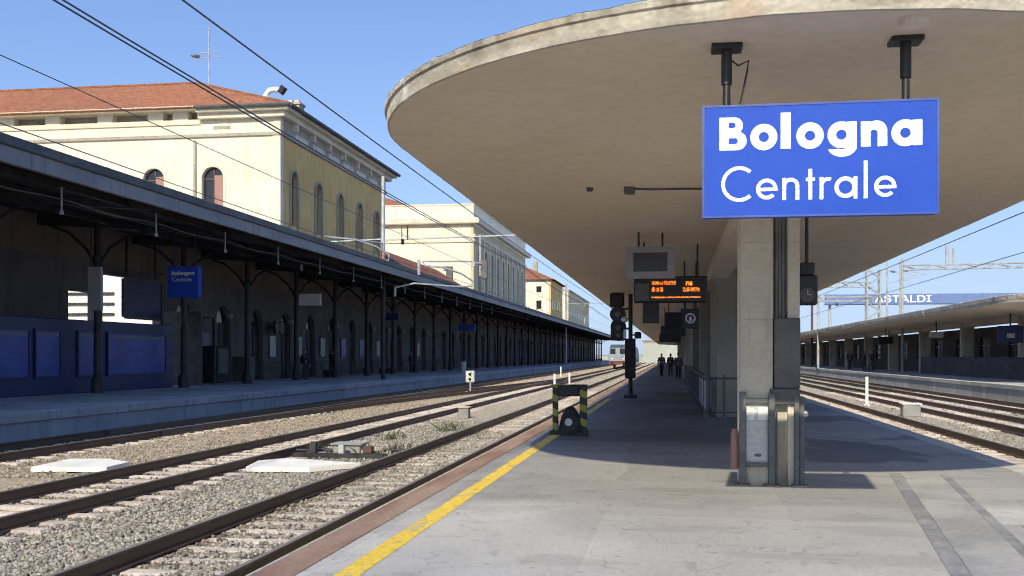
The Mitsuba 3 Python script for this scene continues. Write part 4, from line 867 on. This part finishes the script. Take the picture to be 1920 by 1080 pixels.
# ---------------------------------------------------------------- overhead line equipment
def wire(path, r, label, n=5):
    return obj('overhead_wire', tube(path, r, n), 'm_wire', label=label, cat='wire')
def sag(x, z0, s, span=56.0, ph=5.1, y0=4.0, y1=300.0, st=4.0):
    return [(x, y, z0 - s * 4 * (((y - ph) % span) / span) * (1 - ((y - ph) % span) / span)) for y in np.arange(y0, y1, st)]
mw = thing('overhead_wire', 'thick twin overhead wire crossing the red roof from the top left corner', 'wire')
obj('strand', tube(sag(-8.74, 6.89, 0.25), 0.017, 6), 'm_wire', mw); obj('strand', tube(sag(-8.79, 6.84, 0.25), 0.017, 6), 'm_wire', mw)
k1 = wire(sag(-4.72, 5.10, 0.12), 0.011, 'upper thin overhead wire running from the top edge toward the canopy nose')
wire([(-8.78, y, 5.57) for y in (4, 100, 300)], 0.008, 'thin contact wire passing in front of the pavilion cornice')
wire(sag(-12.0, 5.88, 0.12), 0.011, 'lowest thin wire crossing the pavilion end wall above the left canopy')
for x, z, lab in ((6.4, 5.4, 'contact wire above the nearest right track'), (9.9, 5.7, 'contact wire above the middle right track'), (9.9, 6.9, 'upper carrier wire above the middle right track'), (13.4, 5.6, 'contact wire along the right platform')):
    wire([(x, y, z) for y in (20, 120, 300)], 0.016, lab)
def truss(a, b, hgt, wd, n, r=0.05):
    """lattice of four chords and diagonals between two points; hgt up, wd across"""
    a, b = np.array(a, float), np.array(b, float); d = (b - a) / np.linalg.norm(b - a)
    up = np.array([0, 0, 1.0]) if abs(d[2]) < 0.9 else np.array([0, 1.0, 0]); sd = np.cross(d, up); sd /= np.linalg.norm(sd)
    ms, cor = [], [(s1 * wd / 2, s2 * hgt / 2) for s1 in (-1, 1) for s2 in (-1, 1)]
    pt = lambda t, c: a + (b - a) * t + sd * c[0] + up * c[1]
    for c in cor: ms.append(tube([pt(0, c), pt(1, c)], r, 5))
    for i in range(n):
        for (c1, c2) in ((0, 1), (2, 3), (0, 2), (1, 3)):
            ms.append(tube([pt(i / n, cor[c1]), pt((i + 1) / n, cor[c2])] if i % 2 else [pt(i / n, cor[c2]), pt((i + 1) / n, cor[c1])], r * 0.6, 4))
    return cat_(ms)
cm = thing('catenary_mast', 'tall pale overhead line mast on the left platform with red band', 'mast')
MX, MY = -17.1, 61.1
obj('pole', tube([(MX, MY, 6.3), (MX, MY, 12.3)], [0.13, 0.10], 12), 'm_galv', cm, smooth=40)
obj('base', tube([(MX, MY, ZL), (MX, MY, 6.3)], 0.14, 10), 'm_iron', cm)  # mast below the roof coloured dark in place of canopy shade
obj('red_band', tube([(MX, MY, 7.3), (MX, MY, 8.0)], 0.134, 12), 'm_pinkred', cm, smooth=40)
obj('span_wire', tube([(MX, MY, 8.5), (-4.5, MY, 8.75), (0.5, MY + 0.2, 8.8)], 0.045, 6), 'm_galv', cm)
obj('cross_arm', tube([(MX, MY, 8.55), (-20.3, MY, 8.45)], 0.05, 6), 'm_galv', cm)
obj('drop_bracket', cat_(tube([(-15.6, MY, 8.5), (-15.6, MY, 9.3)], 0.05, 6), tube([(-15.95, MY, 8.6), (-15.95, MY, 9.3)], 0.03, 6)), 'm_iron', cm)
obj('insulator', lathe([(0, -0.25), (0.12, -0.22), (0.06, -0.16), (0.13, -0.1), (0.06, -0.04), (0.13, 0.02), (0.06, 0.1), (0, 0.12)], 12).apply_translation((-15.9, MY, 8.45)), 'm_black', cm)
def steady(name, x0, y, z0, length, label):
    s = thing(name, label, 'steady arm')
    pts = [(x0, y, z0), (x0 + 0.9, y + 0.6, z0 - 0.05), (x0 + 1.8, y + 1.4, z0 - 0.35), (x0 + 2.35, y + 2.0, z0 - 0.75), (x0 + 2.3, y + 2.0, z0 - 1.05), (x0 + 1.5, y + 1.4, z0 - 1.1)]
    obj('arm', tube(pts, 0.055, 6), 'm_galv', s)
    obj('tie', tube([(x0 + 1.5, y + 1.4, z0 - 1.1), (x0 - 0.6, y - 0.2, z0 - 1.0), (x0 - 1.6, y - 0.6, z0 - 1.25)], 0.05, 6), 'm_galv', s)
    obj('clamp', cat_(tube([(x0 - 1.6, y - 0.6, z0 - 1.2), (x0 - 1.62, y - 0.6, z0 - 1.75)], 0.07, 6)), 'm_offwhite', s)
    return s
s1 = steady('steady_arm', -17.4, 53.0, 7.75, 2, 'curved pale steady arm of the overhead line in front of the left canopy edge')
obj('support', tube([(-17.4, 53, 7.75), (-18.2, 53.6, 7.9), (MX - 0.0, MY - 0.15, 8.3)], 0.045, 6), 'm_galv', s1)
s2 = steady('steady_arm', -13.9, 58.5, 6.7, 2, 'cluster of pale steady arms and insulators beyond the mast')
obj('support', cat_(tube([(-13.9, 58.5, 6.7), (-14.2, 59, 7.0), (-11.8, 60.5, 7.1), (-11.0, 61, 7.0)], 0.05, 6), tube([(-14.3, 58.6, 6.2), (-14.3, 58.6, 7.05)], 0.09, 8), tube([(-11.2, 61, 6.3), (-11.2, 61, 8.72)], 0.04, 6)), 'm_galv', s2)
for x, z in ((-11.5, 7.0), (-13.2, 6.75)): obj('insulator', lathe([(0, -0.2), (0.12, -0.16), (0.07, -0.1), (0.13, -0.04), (0.07, 0.02), (0.13, 0.08), (0, 0.12)], 10).apply_translation((x, 60.5, z)), 'm_offwhite', s2)
obj('weight_box', bx(-11.15, -10.75, 60.9, 61.2, 6.1, 7.2, 0.04), 'm_darkgrey', s2)
# second cross span farther along
cm2 = thing('catenary_mast', 'far thin overhead mast with cross span near the end pavilion', 'mast')
obj('pole', tube([(-16.9, 168, ZL), (-16.9, 168, 13)], 0.16, 8), 'm_mast', cm2); obj('span_wire', tube([(-17, 168, 9.9), (5, 168, 10.1)], 0.06, 5), 'm_galv', cm2); obj('box', bx(-14.4, -13.5, 167.8, 168.2, 8.0, 9.4), 'm_darkgrey', cm2); obj('box_post', tube([(-13.95, 168, 6.6), (-13.95, 168, 10)], 0.06, 5), 'm_mast', cm2)
# right: lattice gantries
g1 = thing('catenary_gantry', 'grey lattice gantry tower with arm beyond the right platform canopy', 'gantry')
obj('tower', truss((20.5, 114, 0.2), (20.5, 114, 10.6), 0.9, 1.3, 12, 0.09), 'm_mast', g1)
obj('beam', cat_(truss((20.5, 114, 9.0), (14.2, 114, 9.0), 0.5, 0.5, 8, 0.06), truss((20.5, 114, 7.5), (15.0, 114, 7.5), 0.45, 0.4, 8, 0.06)), 'm_mast', g1)
obj('post', tube([(15.0, 114, ZR), (15.0, 114, 9.0)], 0.12, 8), 'm_mast', g1)
obj('insulator', lathe([(0, -0.25), (0.18, -0.2), (0.1, -0.1), (0.18, 0), (0.1, 0.1), (0, 0.2)], 10).apply_translation((16.9, 114, 7.0)), 'm_darkgrey', g1)
g2 = thing('catenary_gantry', 'pale gantry beam with hanging insulators at the right edge', 'gantry')
obj('beam', truss((18.3, 89, 8.7), (40, 89, 8.9), 0.35, 0.4, 18, 0.05), 'm_mast', g2)
obj('post', tube([(18.3, 89, ZR), (18.3, 89, 9.4)], 0.11, 8), 'm_mast', g2); obj('post', tube([(40, 89, -0.7), (40, 89, 9.4)], 0.14, 8), 'm_mast', g2)
obj('insulator', cat_(tube([(21.7, 89, 9.0), (21.7, 89, 10.4)], 0.12, 8), tube([(22.2, 89, 9.0), (22.2, 89, 10.2)], 0.1, 8)), 'm_mast', g2)
for x, y, h, arm, lab in ((11.6, 150, 9.6, 1, 'grey overhead mast between the right tracks, nearer of two slim ones'), (11.4, 205, 9.6, 1, 'farthest slim overhead mast between the right tracks'), (24.6, 128, 12.5, -1, 'tall slim mast standing right of the lattice tower'), (28.5, 140, 13.5, -1, 'tallest slim mast near the right edge behind the banner letters')):
    q = thing('catenary_mast', lab, 'mast')
    obj('pole', tube([(x, y, -0.7), (x, y, h)], [0.15, 0.10], 8), 'm_mast', q)
    obj('bracket', cat_(tube([(x, y, h - 1.0), (x - 3.2 * arm, y, h - 1.6)], 0.05, 5), tube([(x, y, h - 2.6), (x - 3.2 * arm, y, h - 1.6)], 0.05, 5)), 'm_mast', q)
    obj('insulator', tube([(x - 0.4 * arm, y, h - 1.08), (x - 0.9 * arm, y, h - 1.18)], 0.11, 6), 'm_darkgrey', q)
rp = thing('signal_post', 'slim dark red post rising behind the right canopy near the pillar', 'post')
obj('pole', tube([(17.4, 138, -0.6), (17.4, 138, 9.0)], 0.14, 8), 'm_shutter', rp); obj('cap', bx(17.1, 17.7, 137.8, 138.2, 9.0, 9.2), 'm_darkgrey', rp)
bb = thing('banner_bridge', 'blue banner beam with white capital letters crossing above the right canopy', 'banner')
obj('banner', bx(21.5, 62, 156.0, 156.6, 8.9, 10.35, 0.05), 'm_bannerblue', bb)
tm = meshkit.text_mesh('ASTALDI', 0.95, 0.02, bold=True)
tm.apply_scale((1.35, 1, 1)); v = tm.vertices - [tm.bounds[0][0], tm.bounds[0][1], 0]
obj('lettering', trimesh.Trimesh(np.stack([v[:, 0] + 28.3, 155.99 - v[:, 2], v[:, 1] + 9.15], 1), tm.faces, process=False), 'm_letter', bb, label='white capital letters reading ASTALDI')
obj('girder', truss((21.5, 157.2, 9.6), (62, 157.2, 9.6), 1.3, 0.8, 26, 0.07), 'm_mast', bb)
for x in (22.3, 42, 61): obj('post', tube([(x, 157.2, -0.7), (x, 157.2, 9.0)], 0.2, 8), 'm_mast', bb)

# ---------------------------------------------------------------- right platform canopy and fittings
rc = thing('platform_canopy', 'far right concrete platform canopy with sunlit rim', 'canopy')
zr2 = canopy(XPR + 4.3, 4.5, 52.0, 236, 4.0, rc, th=0.35, seed=21, seg=60)
for y in [50 + 12 * i for i in range(15)]: obj('pillar', bx(19.0, 19.8, y, y + 0.5, ZR, zr2 + 0.05, 0.02), 'm_pillar', rc)
obj('beam', bx(19.1, 19.7, 50, 234, zr2 - 0.3, zr2 + 0.02), 'm_soffit', rc)
rw = thing('stair_wall', 'dark parapet wall of the underpass stairs on the right platform', 'wall')
obj('wall', bx(18.6, 18.85, 52, 84, ZR, 1.45), 'm_plinth', rw); obj('coping', bx(18.55, 18.9, 52, 84, 1.452, 1.52), 'm_iron', rw)
for i, (x, y, z, w, hh, mt, lab) in enumerate(((17.9, 60, 2.75, 1.3, 0.9, 'm_bluedark', 'dark blue hanging sign under the right canopy at the right edge'), (17.4, 74, 3.0, 0.9, 0.4, 'm_offwhite', 'small pale hanging sign under the right canopy'), (17.6, 92, 2.9, 1.2, 0.6, 'm_black', 'black hanging sign deeper under the right canopy'))):
    q = thing('hanging_panel', lab, 'panel'); obj('panel', bx(x - w / 2, x + w / 2, y, y + 0.15, z - hh / 2, z + hh / 2, 0.02), mt, q)
    obj('hanger_rod', tube([(x, y + 0.07, z + hh / 2 - 0.02), (x, y + 0.07, 3.95)], 0.04, 6), 'm_iron', q)
    if i == 0: obj('emblem', along_y(sbox(x - 0.2, z - 0.2, x + 0.2, z + 0.05), y - 0.001, 0.01), 'm_galv', q)
rb = thing('platform_building', 'dark waiting room range along the right platform below its canopy', 'building')
RW = [56 + 6.2 * i for i in range(28)]
obj('wall', along_x(sbox(54, ZR, 234, zr2 - 0.32).difference(unary_union([sbox(y - 1.2, 1.3, y + 1.2, 2.8) for y in RW])), 20.6, 0.3), 'm_plinth', rb)
for y in RW:
    w = obj('window', bx(20.72, 20.76, y - 1.25, y + 1.25, 1.25, 2.85), 'm_glass', rb)
    obj('frame', cat_(bx(20.68, 20.718, y - 0.04, y + 0.04, 1.3, 2.8), bx(20.68, 20.7175, y - 1.2, y + 1.2, 2.25, 2.32)), 'm_fan', w)
obj('end_wall', bx(20.6, 24.5, 53.7, 53.99, ZR, zr2 - 0.33), 'm_wallgrey', rb)
far = thing('service_hut', 'low pale building at the far end of the tracks', 'building')
obj('wall', bx(-9, 2, 330, 338, -0.7, 6.0), 'm_farwall', far); obj('roof', bx(-9.5, 2.5, 329.5, 338.5, 6.0, 6.5), 'm_greytrim', far)

# ---------------------------------------------------------------- far train
tr = thing('train', 'distant dark train with pale front standing on the second left track', 'train')
TX, TY = -8.78, 170.0
front = Polygon([(-1.45, 0.55), (1.45, 0.55), (1.5, 1.6), (1.42, 2.9), (1.15, 3.75), (-1.15, 3.75), (-1.42, 2.9), (-1.5, 1.6)])
obj('car_body', along_y(affinity.translate(front, TX, -0.35), TY + 60, 59.4), 'm_trainblue', tr)
obj('cab_front', along_y(affinity.translate(affinity.scale(front.intersection(sbox(-2, 1.1, 2, 3.2)), 0.96, 1.0), TX, -0.35), TY + 0.6, 0.5), 'm_trainface', tr)
obj('windscreen', bx(TX - 1.2, TX - 0.35, TY + 0.05, TY + 0.098, 1.9, 2.75), 'm_glass', tr)
obj('windscreen', bx(TX + 0.35, TX + 1.2, TY + 0.05, TY + 0.098, 1.9, 2.75), 'm_glass', tr)
obj('buffer_beam', bx(TX - 1.4, TX + 1.4, TY + 0.1, TY + 0.59, 0.2, 0.73), 'm_trainred', tr)
for dx in (-0.9, 0.9): obj('buffer', disc_y(TX + dx, TY - 0.1, 0.45, 0.22, 0.4), 'm_black', tr); obj('headlight', disc_y(TX + dx, TY + 0.07, 1.15, 0.12, 0.06), 'm_letter', tr)
for dx in (-0.75, 0.75):
    for k_ in range(3): obj('wheel', moved(trimesh.creation.cylinder(0.45, 0.12, sections=16).apply_transform(trimesh.transformations.rotation_matrix(math.pi / 2, [0, 1, 0])), TX + dx, TY + 2 + 2.5 * k_, 0.1), 'm_iron', tr)

# ---------------------------------------------------------------- people
def bones(chains):
    out = m3.Manifold()
    for (a, ra), (b, rb) in chains:
        s = lambda p, r: m3.Manifold.sphere(r, 14).translate(tuple(p))
        out = out + m3.Manifold.batch_hull([s(a, ra), s(b, rb)])
    m = out.to_mesh(); return trimesh.Trimesh(m.vert_properties[:, :3], m.tri_verts)
def person(x, y, z, face, label, stride=0.1, jacket='m_cloth', trousers='m_cloth2', h=1.75, bag=False):
    k = h / 1.75; p = thing('person', label, 'person')
    M = np.eye(4); c, s = math.cos(math.radians(face)), math.sin(math.radians(face)); M[:2, :2] = [[c, -s], [s, c]]; M[:3, 3] = (x, y, z); M[:3, :3] *= k
    add = lambda n, m, mt, sm=40: obj(n, m.apply_transform(M), mt, p, smooth=sm)
    arms, legs, jk, trs = [], [], [], []
    for sd in (-1, 1):
        sx = sd * 0.19; fy = sd * stride
        hip, knee, ank, toe = (sd * 0.095, 0, 0.92), (sd * 0.10, fy * 0.7 - 0.03, 0.5), (sd * 0.10, fy, 0.09), (sd * 0.12, fy - 0.15, 0.04)
        legs += [((hip, 0.085), (knee, 0.055)), ((knee, 0.055), (ank, 0.04)), ((ank, 0.04), (toe, 0.035))]
        trs += [((hip, 0.10), (knee, 0.075)), ((knee, 0.075), ((ank[0], ank[1], 0.12), 0.065))]
        el, wr = (sd * 0.255, -fy * 0.5 + 0.03, 1.13), (sd * 0.25, -fy * 0.9 - 0.1, 0.90)
        arms += [((( sx, 0, 1.42), 0.05), (el, 0.042)), ((el, 0.042), (wr, 0.032)), ((wr, 0.032), ((wr[0], wr[1] - 0.03, 0.83), 0.035))]
        for q in range(4): arms += [(((wr[0] + 0.012 * (q - 1.5), wr[1] - 0.04, 0.82), 0.011), ((wr[0] + 0.012 * (q - 1.5), wr[1] - 0.05, 0.745 + 0.006 * abs(q - 1.5)), 0.008))]
        arms += [(((wr[0] - sd * 0.02, wr[1] - 0.05, 0.85), 0.011), ((wr[0] - sd * 0.045, wr[1] - 0.08, 0.81), 0.009))]
        jk += [(((sx, 0, 1.42), 0.075), (el, 0.062)), ((el, 0.062), ((wr[0], wr[1], 0.93), 0.048))]
    torso = [(((0, 0, 0.95), 0.12), ((0, 0.0, 1.22), 0.125)), (((0, 0, 1.22), 0.125), ((0.08, 0, 1.38), 0.09)), (((0, 0, 1.22), 0.125), ((-0.08, 0, 1.38), 0.09)), (((-0.17, 0, 1.42), 0.05), ((0.17, 0, 1.42), 0.05)), (((0, 0, 1.4), 0.065), ((0, -0.02, 1.55), 0.055)),
             (((0, -0.03, 1.60), 0.07), ((0, -0.02, 1.675), 0.08)), (((0, -0.10, 1.635), 0.012), ((0, -0.115, 1.61), 0.014)), (((0, -0.06, 1.575), 0.04), ((0, -0.05, 1.6), 0.05))]
    add('body', bones(torso + legs + arms), 'm_skin')
    jk += [(((0.05, 0, 0.86), 0.12), ((0.06, 0, 1.25), 0.125)), (((-0.05, 0, 0.86), 0.12), ((-0.06, 0, 1.25), 0.125)), (((-0.15, 0, 1.40), 0.085), ((0.15, 0, 1.40), 0.085)), (((0, 0, 1.25), 0.14), ((0, 0, 1.42), 0.10))]
    add('jacket', bones(jk), jacket); add('trousers', bones(trs), trousers)
    add('hair', bones([(((0, 0.0, 1.70), 0.085), ((0, 0.02, 1.66), 0.085)), (((0, 0.03, 1.62), 0.07), ((0, 0.02, 1.68), 0.08))]), 'm_hair')
    for sd in (-1, 1): add('shoe', bones([(((sd * 0.10, sd * stride + 0.03, 0.045), 0.045), ((sd * 0.12, sd * stride - 0.16, 0.035), 0.036))]), 'm_black')
    return p
person(-22.0, 61.2, ZL, 60, 'person in dark clothes standing by the station wall, left of the two waiting there', 0.06)
person(-21.9, 66.0, ZL, 140, 'person in dark clothes standing by the station wall, right of the two waiting there', 0.12, 'm_cloth', 'm_bluedark')
person(-0.9, 84, 0, 20, 'person in dark coat at the left of the far group on the walkway', 0.12, 'm_cloth2', 'm_cloth')
person(-0.2, 86, 0, 160, 'person in dark coat in the middle of the far group on the walkway', 0.05)
person(0.35, 72, 0, 0, 'person in dark coat walking nearer by the railing of the far walkway', 0.16, 'm_cloth3', 'm_cloth')
person(-22.2, 88, ZL, 90, 'distant dark figure waiting beneath the left canopy', 0.06)
person(16.6, 104, ZR, 180, 'leftmost dark figure waiting on the right platform', 0.06)
person(16.9, 98, ZR, 90, 'dark figure waiting in the middle of the right platform group', 0.08)
person(16.4, 92, ZR, -60, 'rightmost dark figure waiting on the right platform', 0.1)
